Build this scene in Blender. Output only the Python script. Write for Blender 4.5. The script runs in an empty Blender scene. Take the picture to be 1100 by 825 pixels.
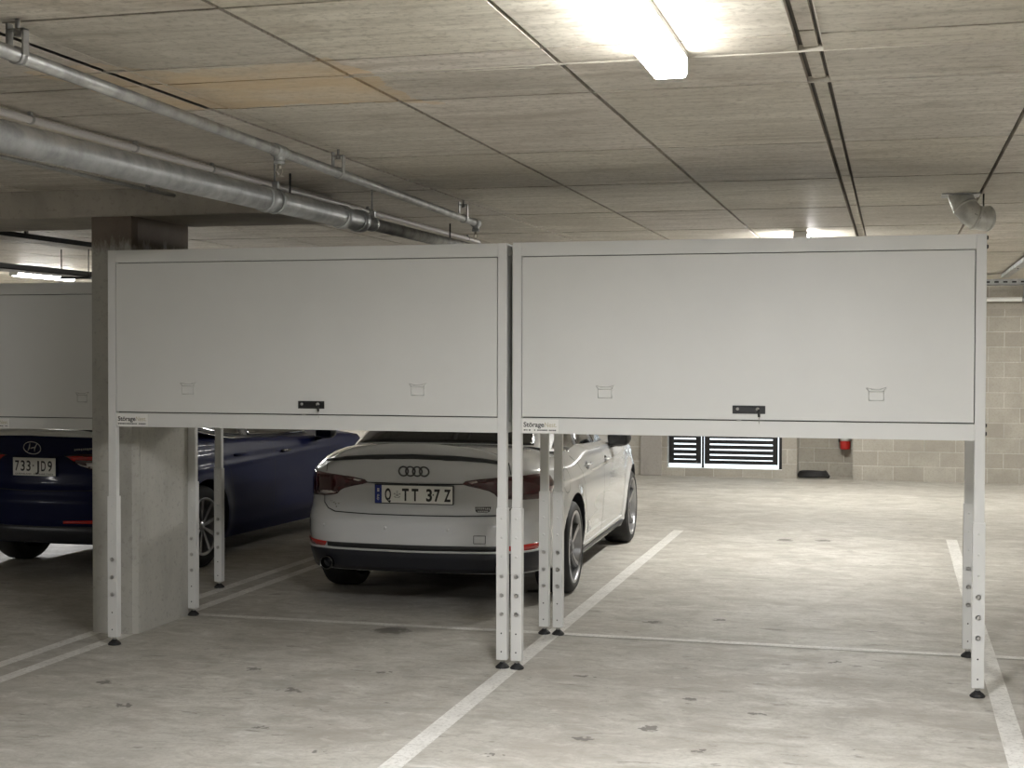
import bpy, bmesh, math, random
from mathutils import Vector, Matrix
random.seed(7)
PI = math.pi
scene = bpy.context.scene
COL = scene.collection

# ------------------------------------------------------------------ helpers
def link(o, parent=None):
    COL.objects.link(o)
    if parent is not None:
        o.parent = parent
    return o

def tag(o, label=None, cat=None, group=None, kind=None):
    if label: o['label'] = label
    if cat: o['category'] = cat
    if group: o['group'] = group
    if kind: o['kind'] = kind
    return o

def thing(name, label, cat, loc=(0, 0, 0), rz=0.0, group=None):
    o = bpy.data.objects.new(name, None)
    o.empty_display_size = .1
    o.location = loc
    o.rotation_euler = (0, 0, rz)
    link(o)
    return tag(o, label, cat, group)

class MB:
    """collects shapes into one mesh"""
    def __init__(s):
        s.v = []; s.f = []; s.m = []; s.sm = []
    def add(s, vs, fs, mi=0, smooth=False):
        b = len(s.v)
        s.v += [tuple(v) for v in vs]
        s.f += [tuple(b + i for i in f) for f in fs]
        s.m += [mi] * len(fs)
        s.sm += [smooth] * len(fs)
        return s
    def box(s, x0, x1, y0, y1, z0, z1, mi=0):
        vs = [(x, y, z) for x in (x0, x1) for y in (y0, y1) for z in (z0, z1)]
        fs = [(0, 1, 3, 2), (4, 6, 7, 5), (0, 4, 5, 1), (2, 3, 7, 6), (0, 2, 6, 4), (1, 5, 7, 3)]
        return s.add(vs, fs, mi)
    def quad(s, a, b, c, d, mi=0):
        return s.add([a, b, c, d], [(0, 1, 2, 3)], mi)
    def tube(s, pts, r, n=16, mi=0, caps=True, smooth=True):
        pts = [Vector(p) for p in pts]
        rs = r if isinstance(r, (list, tuple)) else [r] * len(pts)
        up = Vector((0, 0, 1))
        t0 = (pts[1] - pts[0]).normalized()
        if abs(t0.dot(up)) > .9: up = Vector((1, 0, 0))
        nrm = (up - t0 * up.dot(t0)).normalized()
        vs = []
        for i, p in enumerate(pts):
            if i == 0: t = t0
            elif i == len(pts) - 1: t = (pts[i] - pts[i - 1]).normalized()
            else:
                t = ((pts[i] - pts[i - 1]).normalized() + (pts[i + 1] - pts[i]).normalized())
                t = t.normalized() if t.length > 1e-6 else (pts[i + 1] - pts[i]).normalized()
            nrm = (nrm - t * nrm.dot(t))
            nrm = nrm.normalized()
            bi = t.cross(nrm)
            for k in range(n):
                a = 2 * PI * k / n
                vs.append(p + (nrm * math.cos(a) + bi * math.sin(a)) * rs[i])
        fs = []
        for i in range(len(pts) - 1):
            for k in range(n):
                k2 = (k + 1) % n
                fs.append((i * n + k, (i) * n + k2, (i + 1) * n + k2, (i + 1) * n + k))
        s.add(vs, fs, mi, smooth)
        if caps:
            b = len(s.v) - len(vs)
            s.f.append(tuple(b + k for k in reversed(range(n)))); s.m.append(mi); s.sm.append(False)
            s.f.append(tuple(b + (len(pts) - 1) * n + k for k in range(n))); s.m.append(mi); s.sm.append(False)
        return s
    def lathe(s, prof, axis='Z', c=(0, 0, 0), n=32, mi=0, smooth=True):
        """prof: list of (r, h) along axis"""
        vs = []
        for r, h in prof:
            for k in range(n):
                a = 2 * PI * k / n
                p, q = r * math.cos(a), r * math.sin(a)
                if axis == 'Z': v = (c[0] + p, c[1] + q, c[2] + h)
                elif axis == 'X': v = (c[0] + h, c[1] + p, c[2] + q)
                else: v = (c[0] + q, c[1] + h, c[2] + p)
                vs.append(v)
        fs = []
        for i in range(len(prof) - 1):
            for k in range(n):
                k2 = (k + 1) % n
                fs.append((i * n + k, i * n + k2, (i + 1) * n + k2, (i + 1) * n + k))
        s.add(vs, fs, mi, smooth)
        return s
    def prism(s, poly, axis, a, b, mi=0):
        """poly of 2D points extruded along axis from a to b"""
        def mk(p, h):
            if axis == 'X': return (h, p[0], p[1])
            if axis == 'Y': return (p[0], h, p[1])
            return (p[0], p[1], h)
        n = len(poly)
        vs = [mk(p, a) for p in poly] + [mk(p, b) for p in poly]
        fs = [tuple(range(n)), tuple(range(2 * n - 1, n - 1, -1))]
        fs += [(i, i + n, (i + 1) % n + n, (i + 1) % n) for i in range(n)]
        return s.add(vs, fs, mi)
    def build(s, name, mats, parent=None, bevel=0, fix=True):
        me = bpy.data.meshes.new(name)
        me.from_pydata(s.v, [], s.f)
        if not isinstance(mats, (list, tuple)): mats = [mats]
        for m in mats: me.materials.append(m)
        for p, mi, sm in zip(me.polygons, s.m, s.sm):
            p.material_index = mi; p.use_smooth = sm
        if fix:
            bm = bmesh.new(); bm.from_mesh(me)
            bmesh.ops.recalc_face_normals(bm, faces=bm.faces)
            bm.to_mesh(me); bm.free()
        o = bpy.data.objects.new(name, me)
        link(o, parent)
        if bevel:
            b = o.modifiers.new('bevel', 'BEVEL')
            b.width = bevel; b.segments = 2; b.limit_method = 'ANGLE'; b.angle_limit = .9
        return o

def text_mesh(body, height, depth=.001, bold=0.0, xscale=1.0):
    """returns (verts, faces) of lettering in the XZ plane, centred, cap height = height"""
    cu = bpy.data.curves.new('lettering', 'FONT')
    cu.body = body; cu.size = 1.0; cu.extrude = .0; cu.offset = bold
    cu.align_x = 'CENTER'
    ob = bpy.data.objects.new('lettering', cu)
    COL.objects.link(ob)
    dg = bpy.context.evaluated_depsgraph_get()
    me = bpy.data.meshes.new_from_object(ob.evaluated_get(dg))
    bm = bmesh.new(); bm.from_mesh(me)
    vs = [v.co.copy() for v in bm.verts]
    bm.verts.ensure_lookup_table()
    fs = [tuple(v.index for v in f.verts) for f in bm.faces]
    bm.free()
    bpy.data.objects.remove(ob); bpy.data.curves.remove(cu); bpy.data.meshes.remove(me)
    k = height / .729
    ymid = .365
    return [((v.x) * k * xscale, (v.y - ymid) * k) for v in vs], fs

# ------------------------------------------------------------------ materials
def mat(name, col=(.5, .5, .5), rough=.5, metal=0.0, coat=0.0, spec=.5, emit=None, estr=0.0, trans=0.0):
    m = bpy.data.materials.new(name); m.use_nodes = True
    b = m.node_tree.nodes['Principled BSDF']
    b.inputs['Base Color'].default_value = (*col, 1)
    b.inputs['Roughness'].default_value = rough
    b.inputs['Metallic'].default_value = metal
    b.inputs['Coat Weight'].default_value = coat
    b.inputs['Coat Roughness'].default_value = .05
    b.inputs['Specular IOR Level'].default_value = spec
    b.inputs['Transmission Weight'].default_value = trans
    if emit:
        b.inputs['Emission Color'].default_value = (*emit, 1)
        b.inputs['Emission Strength'].default_value = estr
    return m

class NT:
    def __init__(s, m):
        s.m = m; s.t = m.node_tree; s.b = s.t.nodes['Principled BSDF']
    def n(s, typ, **kw):
        nd = s.t.nodes.new(typ)
        for k, v in kw.items():
            if hasattr(nd, k): setattr(nd, k, v)
        return nd
    def l(s, a, b): s.t.links.new(a, b)
    def pos(s):
        return s.n('ShaderNodeNewGeometry').outputs['Position']
    def obj(s):
        return s.n('ShaderNodeTexCoord').outputs['Object']
    def mapping(s, vec, scale=(1, 1, 1), loc=(0, 0, 0)):
        mp = s.n('ShaderNodeMapping'); s.l(vec, mp.inputs['Vector'])
        mp.inputs['Scale'].default_value = scale; mp.inputs['Location'].default_value = loc
        return mp.outputs['Vector']
    def noise(s, vec, scale=5, detail=4, rough=.55, dist=0):
        nd = s.n('ShaderNodeTexNoise'); s.l(vec, nd.inputs['Vector'])
        nd.inputs['Scale'].default_value = scale; nd.inputs['Detail'].default_value = detail
        nd.inputs['Roughness'].default_value = rough; nd.inputs['Distortion'].default_value = dist
        return nd.outputs['Fac']
    def ramp(s, fac, stops):
        r = s.n('ShaderNodeValToRGB'); s.l(fac, r.inputs['Fac'])
        e = r.color_ramp.elements
        while len(e) < len(stops): e.new(.5)
        for el, (p, c) in zip(e, stops):
            el.position = p
            el.color = (c, c, c, 1) if isinstance(c, (int, float)) else (*c, 1)
        return r.outputs['Color']
    def mix(s, fac, a, b, mode='MIX'):
        mx = s.n('ShaderNodeMix'); mx.data_type = 'RGBA'; mx.blend_type = mode
        for sock, val in ((mx.inputs['Factor'], fac), (mx.inputs['A'], a), (mx.inputs['B'], b)):
            pass
        def put(sock, val):
            if hasattr(val, 'is_linked') or isinstance(val, bpy.types.NodeSocket): s.l(val, sock)
            elif isinstance(val, (int, float)): sock.default_value = val
            else: sock.default_value = (*val, 1)
        put(mx.inputs[0], fac); put(mx.inputs[6], a); put(mx.inputs[7], b)
        return mx.outputs[2]
    def math(s, op, a, b=0.0, c=0.0, clamp=False):
        nd = s.n('ShaderNodeMath'); nd.operation = op; nd.use_clamp = clamp
        for i, val in enumerate((a, b, c)):
            if isinstance(val, bpy.types.NodeSocket): s.l(val, nd.inputs[i])
            else: nd.inputs[i].default_value = val
        return nd.outputs[0]
    def bump(s, h, strength=.3, dist=.01):
        nd = s.n('ShaderNodeBump'); s.l(h, nd.inputs['Height'])
        nd.inputs['Strength'].default_value = strength; nd.inputs['Distance'].default_value = dist
        s.l(nd.outputs['Normal'], s.b.inputs['Normal'])

def paint_mat(name, col, rough=.42, grain=.03, bumpk=.04):
    m = mat(name, col, rough); t = NT(m); p = t.obj()
    f = t.noise(p, 3.2, 3)
    c2 = tuple(c * (1 - grain * 2.2) for c in col)
    t.l(t.mix(t.ramp(f, [(.3, 0), (.75, 1)]), c2, col), t.b.inputs['Base Color'])
    f2 = t.noise(p, 60, 2)
    t.bump(f2, bumpk, .004)
    return m

def floor_mat():
    m = mat('worn_concrete_floor', (.4, .38, .34), .5); t = NT(m); p = t.pos()
    big = t.noise(p, .55, 4, .6)
    mid = t.noise(p, 2.6, 6, .62, .4)
    fine = t.noise(p, 38, 5, .7)
    streak = t.noise(t.mapping(p, (.5, 3.0, 1)), 2.0, 5, .6, .6)
    base = t.ramp(mid, [(.30, (.35, .332, .29)), (.5, (.46, .44, .39)), (.72, (.55, .53, .475))])
    base = t.mix(t.ramp(big, [(.35, 0), (.65, 1)]), t.mix(.55, base, (.43, .408, .36)), base)
    base = t.mix(t.ramp(streak, [(.52, 0), (.75, .55)]), base, (.61, .595, .545))
    base = t.mix(t.ramp(fine, [(.34, .5), (.53, 0)]), base, (.33, .31, .27))
    pt = t.noise(t.mapping(p, (1, 1.7, 1), (5, 1, 0)), 5.5, 8, .72, .6)
    base = t.mix(t.ramp(pt, [(.51, 0), (.62, .72)]), base, (.33, .305, .26))
    mot = t.noise(t.mapping(p, (1, 1.4, 1), (2, 8, 0)), 13, 7, .75, .4)
    base = t.mix(t.ramp(mot, [(.53, 0), (.64, .5)]), base, (.31, .29, .25))
    blot = t.noise(t.mapping(p, (1, 1.5, 1), (11, 4, 0)), 1.5, 7, .66, .5)
    base = t.mix(t.ramp(blot, [(.52, 0), (.63, .6)]), base, (.34, .31, .265))
    base = t.mix(t.ramp(pt, [(.32, .5), (.44, 0)]), base, (.68, .665, .62))
    # scuffs: small dark flecks of rubber and oil, long in the driving direction across the bays
    fl = t.noise(t.mapping(p, (1.0, 2.6, 1)), 3.4, 7, .68, .3)
    base = t.mix(t.ramp(fl, [(.63, 0), (.67, .7)]), base, (.20, .185, .16))
    fl2 = t.noise(t.mapping(p, (1.3, 3.2, 1), (7, 3, 0)), 7.0, 6, .7, .2)
    base = t.mix(t.ramp(fl2, [(.655, 0), (.69, .8)]), base, (.10, .095, .085))
    # individual oil drips
    spots = [(-1.05, 6.35, .075), (-.62, 6.75, .05), (-.95, 6.95, .05), (-1.45, 8.9, .10), (-1.05, 9.1, .08), (-1.55, 7.3, .06),
             (-.78, 6.05, .05), (-1.3, 6.1, .07), (-2.9, 6.6, .10), (-2.6, 7.1, .07), (-3.3, 7.0, .08), (-2.75, 5.9, .05), (-2.35, 5.6, .06),
             (-.95, 13.2, .16), (-.6, 13.25, .13), (-3.55, 6.1, .06), (-3.9, 6.5, .08), (-1.62, 5.75, .05), (-.3, 8.0, .05), (-2.95, 8.2, .22)]
    wob = t.n('ShaderNodeTexNoise'); t.l(p, wob.inputs['Vector']); wob.inputs['Scale'].default_value = 22; wob.inputs['Detail'].default_value = 4
    vv = t.n('ShaderNodeVectorMath'); vv.operation = 'MULTIPLY_ADD'
    t.l(wob.outputs['Color'], vv.inputs[0]); vv.inputs[1].default_value = (.22, .12, 0); t.l(p, vv.inputs[2])
    acc = None
    spots = [(a_, b_, c_ * .55) for a_, b_, c_ in spots]
    for (sx, sy, sr) in spots:
        d = t.n('ShaderNodeVectorMath'); d.operation = 'DISTANCE'
        t.l(vv.outputs[0], d.inputs[0]); d.inputs[1].default_value = (sx + .11, sy + .06, 0)
        g = t.math('SUBTRACT', 1.0, t.math('DIVIDE', d.outputs['Value'], sr), clamp=True)
        acc = g if acc is None else t.math('MAXIMUM', acc, g)
    base = t.mix(t.ramp(acc, [(0, 0), (.3, .82)]), base, (.12, .11, .095))
    t.l(base, t.b.inputs['Base Color'])
    t.l(t.ramp(mid, [(.3, .75), (.7, .55)]), t.b.inputs['Roughness'])
    h = t.mix(.5, fine, mid)
    t.bump(h, .12, .01)
    return m

def ceiling_mat():
    m = mat('boarded_concrete_ceiling', (.5, .47, .42), .52); t = NT(m); p = t.pos()
    grain = t.noise(t.mapping(p, (.35, 5.0, 1)), 3.0, 6, .62, .25)
    big = t.noise(p, .8, 4, .6)
    fine = t.noise(p, 30, 5, .7)
    base = t.ramp(grain, [(.30, (.42, .39, .335)), (.5, (.60, .565, .50)), (.70, (.72, .69, .62))])
    base = t.mix(t.ramp(big, [(.38, .6), (.62, 0)]), base, (.40, .37, .315))
    pat = t.noise(t.mapping(p, (1, 1.8, 1), (3, 9, 0)), 2.4, 7, .7, .5)
    base = t.mix(t.ramp(pat, [(.53, 0), (.66, .65)]), base, (.34, .295, .235))
    sc = t.noise(t.mapping(p, (.5, 4, 1), (8, 2, 0)), 9, 7, .75, .5)
    base = t.mix(t.ramp(sc, [(.54, 0), (.66, .5)]), base, (.30, .265, .21))
    base = t.mix(t.ramp(pat, [(.30, .5), (.43, 0)]), base, (.74, .71, .64))
    base = t.mix(t.ramp(fine, [(.34, .6), (.5, 0)]), base, (.26, .235, .19))
    # rusty yellow water stain on the pour strip over the left bay
    d = t.n('ShaderNodeSeparateXYZ'); t.l(p, d.inputs[0])
    wob = t.math('MULTIPLY', t.math('SUBTRACT', t.noise(p, 2.2, 5), .5), .7)
    yy = t.math('ABSOLUTE', t.math('SUBTRACT', t.math('ADD', d.outputs['Y'], wob), 4.9))
    xx = t.math('ABSOLUTE', t.math('SUBTRACT', t.math('ADD', d.outputs['X'], wob), -2.35))
    inside = t.math('MULTIPLY', t.math('LESS_THAN', yy, .42), t.math('LESS_THAN', xx, .55))
    st = t.math('MULTIPLY', inside, t.ramp(t.noise(p, 3, 5), [(.3, .1), (.6, .7)]))
    base = t.mix(st, base, (.60, .44, .24))
    at = t.n('ShaderNodeAttribute'); at.attribute_name = 'tone'
    base = t.mix(1.0, base, at.outputs['Color'], 'MULTIPLY')
    t.l(base, t.b.inputs['Base Color'])
    t.bump(t.mix(.5, grain, fine), .25, .012)
    return m

def concrete_mat(name, col, seed=0):
    m = mat(name, col, .75); t = NT(m); p = t.pos()
    big = t.noise(t.mapping(p, (1, 1, .5), (seed, 0, 0)), 2.2, 5, .6)
    fine = t.noise(p, 34, 5, .7)
    dk = tuple(c * .72 for c in col); lt = tuple(min(1, c * 1.12) for c in col)
    base = t.ramp(big, [(.3, dk), (.5, col), (.72, lt)])
    base = t.mix(t.ramp(fine, [(.30, .5), (.46, 0)]), base, tuple(c * .5 for c in col))
    t.l(base, t.b.inputs['Base Color']); t.bump(fine, .15, .01)
    return m

def column_mat():
    m = concrete_mat('column_concrete', (.40, .39, .35)); t = NT(m); p = t.pos()
    src = t.b.inputs['Base Color'].links[0].from_socket
    s = t.n('ShaderNodeSeparateXYZ'); t.l(p, s.inputs[0])
    drip = t.noise(t.mapping(p, (5, 5, 1.6)), 3.0, 7, .7)
    edge = t.math('ADD', s.outputs['Z'], t.math('MULTIPLY', t.math('SUBTRACT', drip, .5), .35))
    f = t.ramp(edge, [(2.29 - 2, 0), (2.36 - 2, .8)])
    f.node.inputs['Fac'].links[0].from_node.operation = 'ADD'
    sub = t.math('SUBTRACT', edge, 2.0); t.l(sub, f.node.inputs['Fac'])
    t.l(t.mix(f, src, (.095, .058, .034)), t.b.inputs['Base Color'])
    return m

def block_mat():
    m = mat('concrete_blockwork', (.4, .38, .34), .85); t = NT(m); p = t.pos()
    s = t.n('ShaderNodeSeparateXYZ'); t.l(p, s.inputs[0])
    c = t.n('ShaderNodeCombineXYZ'); t.l(t.math('ADD', s.outputs['X'], s.outputs['Y']), c.inputs[0]); t.l(s.outputs['Z'], c.inputs[1])
    br = t.n('ShaderNodeTexBrick'); t.l(c.outputs[0], br.inputs['Vector'])
    br.inputs['Scale'].default_value = 1.0
    br.inputs['Brick Width'].default_value = .40; br.inputs['Row Height'].default_value = .20
    br.inputs['Mortar Size'].default_value = .006; br.inputs['Mortar Smooth'].default_value = .3
    br.inputs['Bias'].default_value = -.1
    br.inputs['Color1'].default_value = (.36, .335, .285, 1); br.inputs['Color2'].default_value = (.45, .425, .37, 1)
    br.inputs['Mortar'].default_value = (.54, .52, .47, 1)
    n = t.noise(p, 3.0, 5, .6); f = t.noise(p, 40, 4, .7)
    base = t.mix(t.ramp(n, [(.35, .5), (.6, 0)]), br.outputs['Color'], (.27, .25, .21))
    base = t.mix(t.ramp(f, [(.35, .4), (.5, 0)]), base, (.26, .24, .2))
    t.l(base, t.b.inputs['Base Color'])
    inv = t.math('MULTIPLY', br.outputs['Fac'], -1.0)
    t.bump(t.math('ADD', inv, t.math('MULTIPLY', f, .4)), .5, .012)
    return m

def line_mat():
    m = mat('worn_white_line_paint', (.6, .59, .55), .6); t = NT(m); p = t.pos()
    n = t.noise(p, 5, 6, .65); f = t.noise(p, 45, 4, .7)
    base = t.ramp(n, [(.3, (.58, .565, .52)), (.55, (.72, .705, .66)), (.75, (.78, .765, .72))])
    base = t.mix(t.ramp(f, [(.36, .6), (.5, 0)]), base, (.38, .36, .32))
    t.l(base, t.b.inputs['Base Color'])
    return m

def galv_mat(name='galvanised_steel', col=(.40, .41, .41), rough=.40):
    m = mat(name, col, rough, .75); t = NT(m); p = t.pos()
    n = t.noise(p, 9, 5, .65)
    t.l(t.ramp(n, [(.3, tuple(c * .68 for c in col)), (.55, col), (.75, tuple(c * 1.2 for c in col))]), t.b.inputs['Base Color'])
    t.l(t.ramp(n, [(.3, rough + .15), (.7, rough - .05)]), t.b.inputs['Roughness'])
    return m

M = {}
M['floor'] = floor_mat(); M['ceiling'] = ceiling_mat(); M['joint'] = mat('dark_joint', (.10, .09, .075), .9)
M['fin'] = concrete_mat('pale_cement_fin', (.52, .49, .43))
M['column'] = column_mat(); M['drop'] = concrete_mat('drop_beam_concrete', (.36, .33, .28), 3)
M['block'] = block_mat(); M['line'] = line_mat(); M['wallc'] = concrete_mat('wall_concrete', (.33, .31, .28), 5)
M['galv'] = galv_mat(); M['galv_pale'] = galv_mat('pale_galvanised_pipe', (.36, .36, .35), .45)
M['duct'] = galv_mat('bright_duct_steel', (.68, .68, .65), .3); M['duct'].node_tree.nodes['Principled BSDF'].inputs['Metallic'].default_value = .45
M['pvc'] = mat('grey_conduit_plastic', (.48, .46, .45), .35)
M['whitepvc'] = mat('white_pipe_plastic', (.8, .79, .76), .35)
M['darksteel'] = mat('dark_steel', (.03, .03, .03), .45, .4)
M['brass'] = mat('sprinkler_metal', (.45, .42, .36), .35, .9)
M['locker'] = paint_mat('pale_grey_powdercoat', (.66, .66, .63), .45, .02, .03)
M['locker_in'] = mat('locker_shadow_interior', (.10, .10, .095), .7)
M['leg'] = paint_mat('pale_grey_leg_powdercoat', (.67, .67, .645), .42, .02, .02)
M['hole'] = mat('bolt_hole', (.015, .015, .015), .8)
M['bolt'] = mat('zinc_bolt', (.46, .45, .43), .3, .6)
M['rubber'] = mat('black_rubber', (.012, .012, .012), .6)
M['black'] = mat('black_plastic', (.018, .018, .018), .4)
M['sticker'] = mat('white_sticker', (.80, .79, .75), .4)
M['ink'] = mat('dark_ink', (.03, .03, .028), .5)
M['gold'] = mat('pale_gold_ink', (.52, .48, .33), .5)
M['icon'] = mat('embossed_line', (.40, .40, .375), .5)
M['icon_hi'] = mat('embossed_highlight', (.78, .78, .74), .45)
M['lampbody'] = mat('white_batten_body', (.8, .8, .78), .4)
M['diffuser'] = mat('lit_batten_diffuser', (.9, .9, .88), .4, emit=(.985, .985, 1.0), estr=430)
M['diffuser_dim'] = mat('dimmed_batten_diffuser', (.9, .9, .88), .4, emit=(1.0, .985, .95), estr=225)  # lower emission for the far battens, set to balance brightness
M['diffuser_weak'] = mat('weak_batten_diffuser', (.9, .9, .88), .4, emit=(1.0, .985, .95), estr=80)
M['diffuser_side'] = mat('frosted_batten_side', (.9, .9, .88), .4, emit=(1.0, .985, .95), estr=34)
M['diffuser_side_strong'] = mat('strong_batten_side', (.9, .9, .88), .4, emit=(1.0, .985, .95), estr=120)  # raised side glow, brightening the ceiling around the outlying battens
M['tyre'] = mat('tyre_rubber', (.013, .013, .013), .7)
M['wheel_dark'] = mat('dark_grey_alloy', (.17, .17, .175), .35, .6)
M['wheel_bright'] = mat('machined_alloy', (.42, .42, .43), .28, .85)
M['white_paint'] = mat('white_car_paint', (.53, .535, .53), .25, 0, 1.0)
M['blue_paint'] = mat('dark_blue_car_paint', (.002, .005, .036), .38, 0, .06, .12)
M['glass'] = mat('dark_car_glass', (.012, .013, .014), .06, 0, .5)
M['lens'] = mat('dark_red_lens', (.05, .003, .005), .12, 0, .8)
M['lens_hi'] = mat('red_reflector', (.45, .02, .015), .2, 0, .6)
M['lens_clear'] = mat('clear_lamp_strip', (.55, .52, .50), .15, .2, .5)
M['lens_smoke'] = mat('smoked_lamp_strip', (.06, .04, .04), .15, .2, .5)
M['chrome'] = mat('chrome', (.62, .62, .62), .14, 1)
M['dchrome'] = mat('dark_chrome', (.12, .12, .12), .22, 1)
M['seam'] = mat('panel_gap', (.02, .02, .02), .8)
M['valance'] = mat('black_lower_bumper', (.012, .013, .018), .4)
M['silver'] = mat('satin_silver_trim', (.55, .55, .54), .35, .3)
M['plate'] = mat('number_plate_white', (.80, .79, .74), .4)
M['plateblue'] = mat('number_plate_blue', (.015, .03, .20), .4)
M['maroon'] = mat('number_plate_maroon', (.25, .03, .04), .4)
M['ext_red'] = mat('extinguisher_red', (.42, .02, .015), .3)
M['gate'] = mat('black_gate_steel', (.012, .012, .013), .45)

# ------------------------------------------------------------------ camera
cam_d = bpy.data.cameras.new('camera'); cam = bpy.data.objects.new('camera', cam_d); link(cam)
R_ = Vector((0.96608434, 0.25821662, 0.00228422)); U_ = Vector((-0.00746379, 0.01908053, 0.99979009)); F_ = Vector((-0.25811883, 0.9658986, -0.02036068))
mw = Matrix.Identity(4)
for i in range(3):
    mw[i][0] = R_[i]; mw[i][1] = U_[i]; mw[i][2] = -F_[i]
mw[0][3], mw[1][3], mw[2][3] = 0, 0, 1.68215
cam.matrix_world = mw
cam_d.sensor_width = 36; cam_d.sensor_fit = 'HORIZONTAL'; cam_d.lens = 1535.03 / 1100 * 36
cam_d.clip_start = .05; cam_d.clip_end = 200
scene.camera = cam
scene.view_settings.view_transform = 'Standard'; scene.view_settings.look = 'None'
scene.view_settings.exposure = .2; scene.view_settings.gamma = 1; scene.view_settings.use_curve_mapping = False
scene.cycles.use_denoising = True
scene.cycles.max_bounces = 8; scene.cycles.diffuse_bounces = 5; scene.cycles.glossy_bounces = 4
scene.cycles.sample_clamp_indirect = 6

# ------------------------------------------------------------------ setting
H = 2.67
XL, XR, YN, YF = -17.0, 9.0, -6.0, 19.8
def struct(o): o['kind'] = 'structure'; return o

b = MB(); b.box(XL, XR, YN, YF + .7, -.12, 0); struct(b.build('floor', M['floor']))

# ceiling: formwork panels with open joints under a dark backing slab
gx = [XL, -16.2, -15.4, -14.6, -13.8, -13.0, -12.2, -11.4, -10.6, -9.8, -9.0, -8.2, -7.45, -6.65, -5.85, -5.05, -4.25, -3.45, -2.675, -2.60, -1.87, -1.10, -.30, -.235, .50, 1.30, 2.1, 2.9, 3.7, 4.5, 5.3, 6.1, 6.9, 7.7, 8.5, XR]
gy = [YN, -5.2, -3.7, -2.2, -.7, .8, 2.3, 3.75, 4.50, 4.76, 5.29, 6.79, 8.17, 9.77, 11.25, 12.78, 14.3, 15.8, 17.3, 18.8, YF + .7]
b = MB(); tones = []
for i in range(len(gx) - 1):
    for j in range(len(gy) - 1):
        narrow = gx[i + 1] - gx[i] < .1
        g = .009 if gx[i] > -2 or not narrow else .004
        skip_x = (gy[j] in (4.50, 4.76)) and gx[i] < 0 and False
        z = H + random.uniform(.0, .0008) + ((.012 if gx[i] > -2 else .004) if narrow else 0)
        gyy = .008 if gy[j] < 5.5 else (.012 if gy[j] < 8 else .018)
        b.box(gx[i] + g, gx[i + 1] - g, gy[j] + gyy, gy[j + 1] - gyy, z, H + .06)
        t_ = random.uniform(.84, 1.06)
        tones += [(t_, t_ * random.uniform(.985, 1.0), t_ * random.uniform(.95, 1.0))] * 6
nf = len(b.f)
b.box(XL, XR, YN, YF + .7, H + .03, H + .22, 1)
tones += [(1, 1, 1)] * 6
# pale cement fins left along the pour joints
for (x0, x1, y, w) in ((-1.85, 2.4, 4.745, .006), (-1.10, .9, 5.285, .004), (-3.4, -1.9, 4.49, .004), (-1.9, -1.2, 4.78, .004)):
    b.box(x0, x1, y - w * .5, y + w * .5, H - .003, H + .02, 2); tones += [(1, 1, 1)] * 6
for x, y0, y1 in ((-.309, 3.0, 4.5), (-.226, 3.0, 5.3), (-2.686, 2.4, 5.3), (-2.589, 2.4, 5.0)):
    b.box(x - .002, x + .002, y0, y1, H - .001, H + .02, 2); tones += [(1, 1, 1)] * 6
o = b.build('ceiling', [M['ceiling'], M['joint'], M['fin']], fix=False)
ca = o.data.color_attributes.new('tone', 'FLOAT_COLOR', 'CORNER')
for p, c in zip(o.data.polygons, tones):
    for li in p.loop_indices: ca.data[li].color = (*c, 1)
struct(o)

# drop beam over the column line
b = MB(); b.box(-13.0, -3.42, 7.66, 8.42, 2.503, H + .004); struct(b.build('ceiling_beam', M['drop'], bevel=.012))
# column
cp = [(-4.665, 7.66), (-4.40, 7.66), (-4.378, 7.70), (-4.378, 8.33), (-4.40, 8.36), (-4.64, 8.36), (-4.665, 8.33)]
b = MB(); b.prism(cp, 'Z', 0, 2.504); b.box(-4.3785, -4.3755, 7.715, 7.735, 0, 2.2); struct(b.build('column', M['column'], bevel=.006))

# far block wall with a slatted opening and a shallow niche
wx0, wx1, wz0, wz1 = -3.05, -1.47, .115, 1.35
nx0, nx1 = -1.27, -.526
for bx in ((XL, wx0, YF, YF + .2, 0, H), (wx0, wx1, YF, YF + .2, 0, wz0), (wx0, wx1, YF, YF + .2, wz1, H), (wx1, nx0, YF, YF + .46, 0, H), (nx1, XR, YF, YF + .46, 0, H), (nx0, nx1, YF, YF + .46, 1.9, H), (nx0 - .02, nx1 + .02, YF + .46, YF + .6, 0, 2.0)):
    b = MB(); b.box(*bx); struct(b.build('wall_back', M['block']))
b = MB(); b.box(-3.42, -3.12, YF - .035, YF, 0, H); struct(b.build('wall_pier', M['wallc'], bevel=.01))
b = MB(); b.box(XL - .2, XL, YN, YF + .7, 0, H); struct(b.build('wall_left', M['wallc']))
b = MB(); b.box(XR, XR + .2, YN, YF + .7, 0, H); struct(b.build('wall_right', M['block']))
b = MB(); b.box(XL, XR, YN - .2, YN, 0, H); struct(b.build('wall_front', M['wallc']))
# upper dark band on the back wall
b = MB(); b.box(-.4, XR, YF - .03, YF, 2.30, 2.37); struct(b.build('wall_band', M['drop']))

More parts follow.
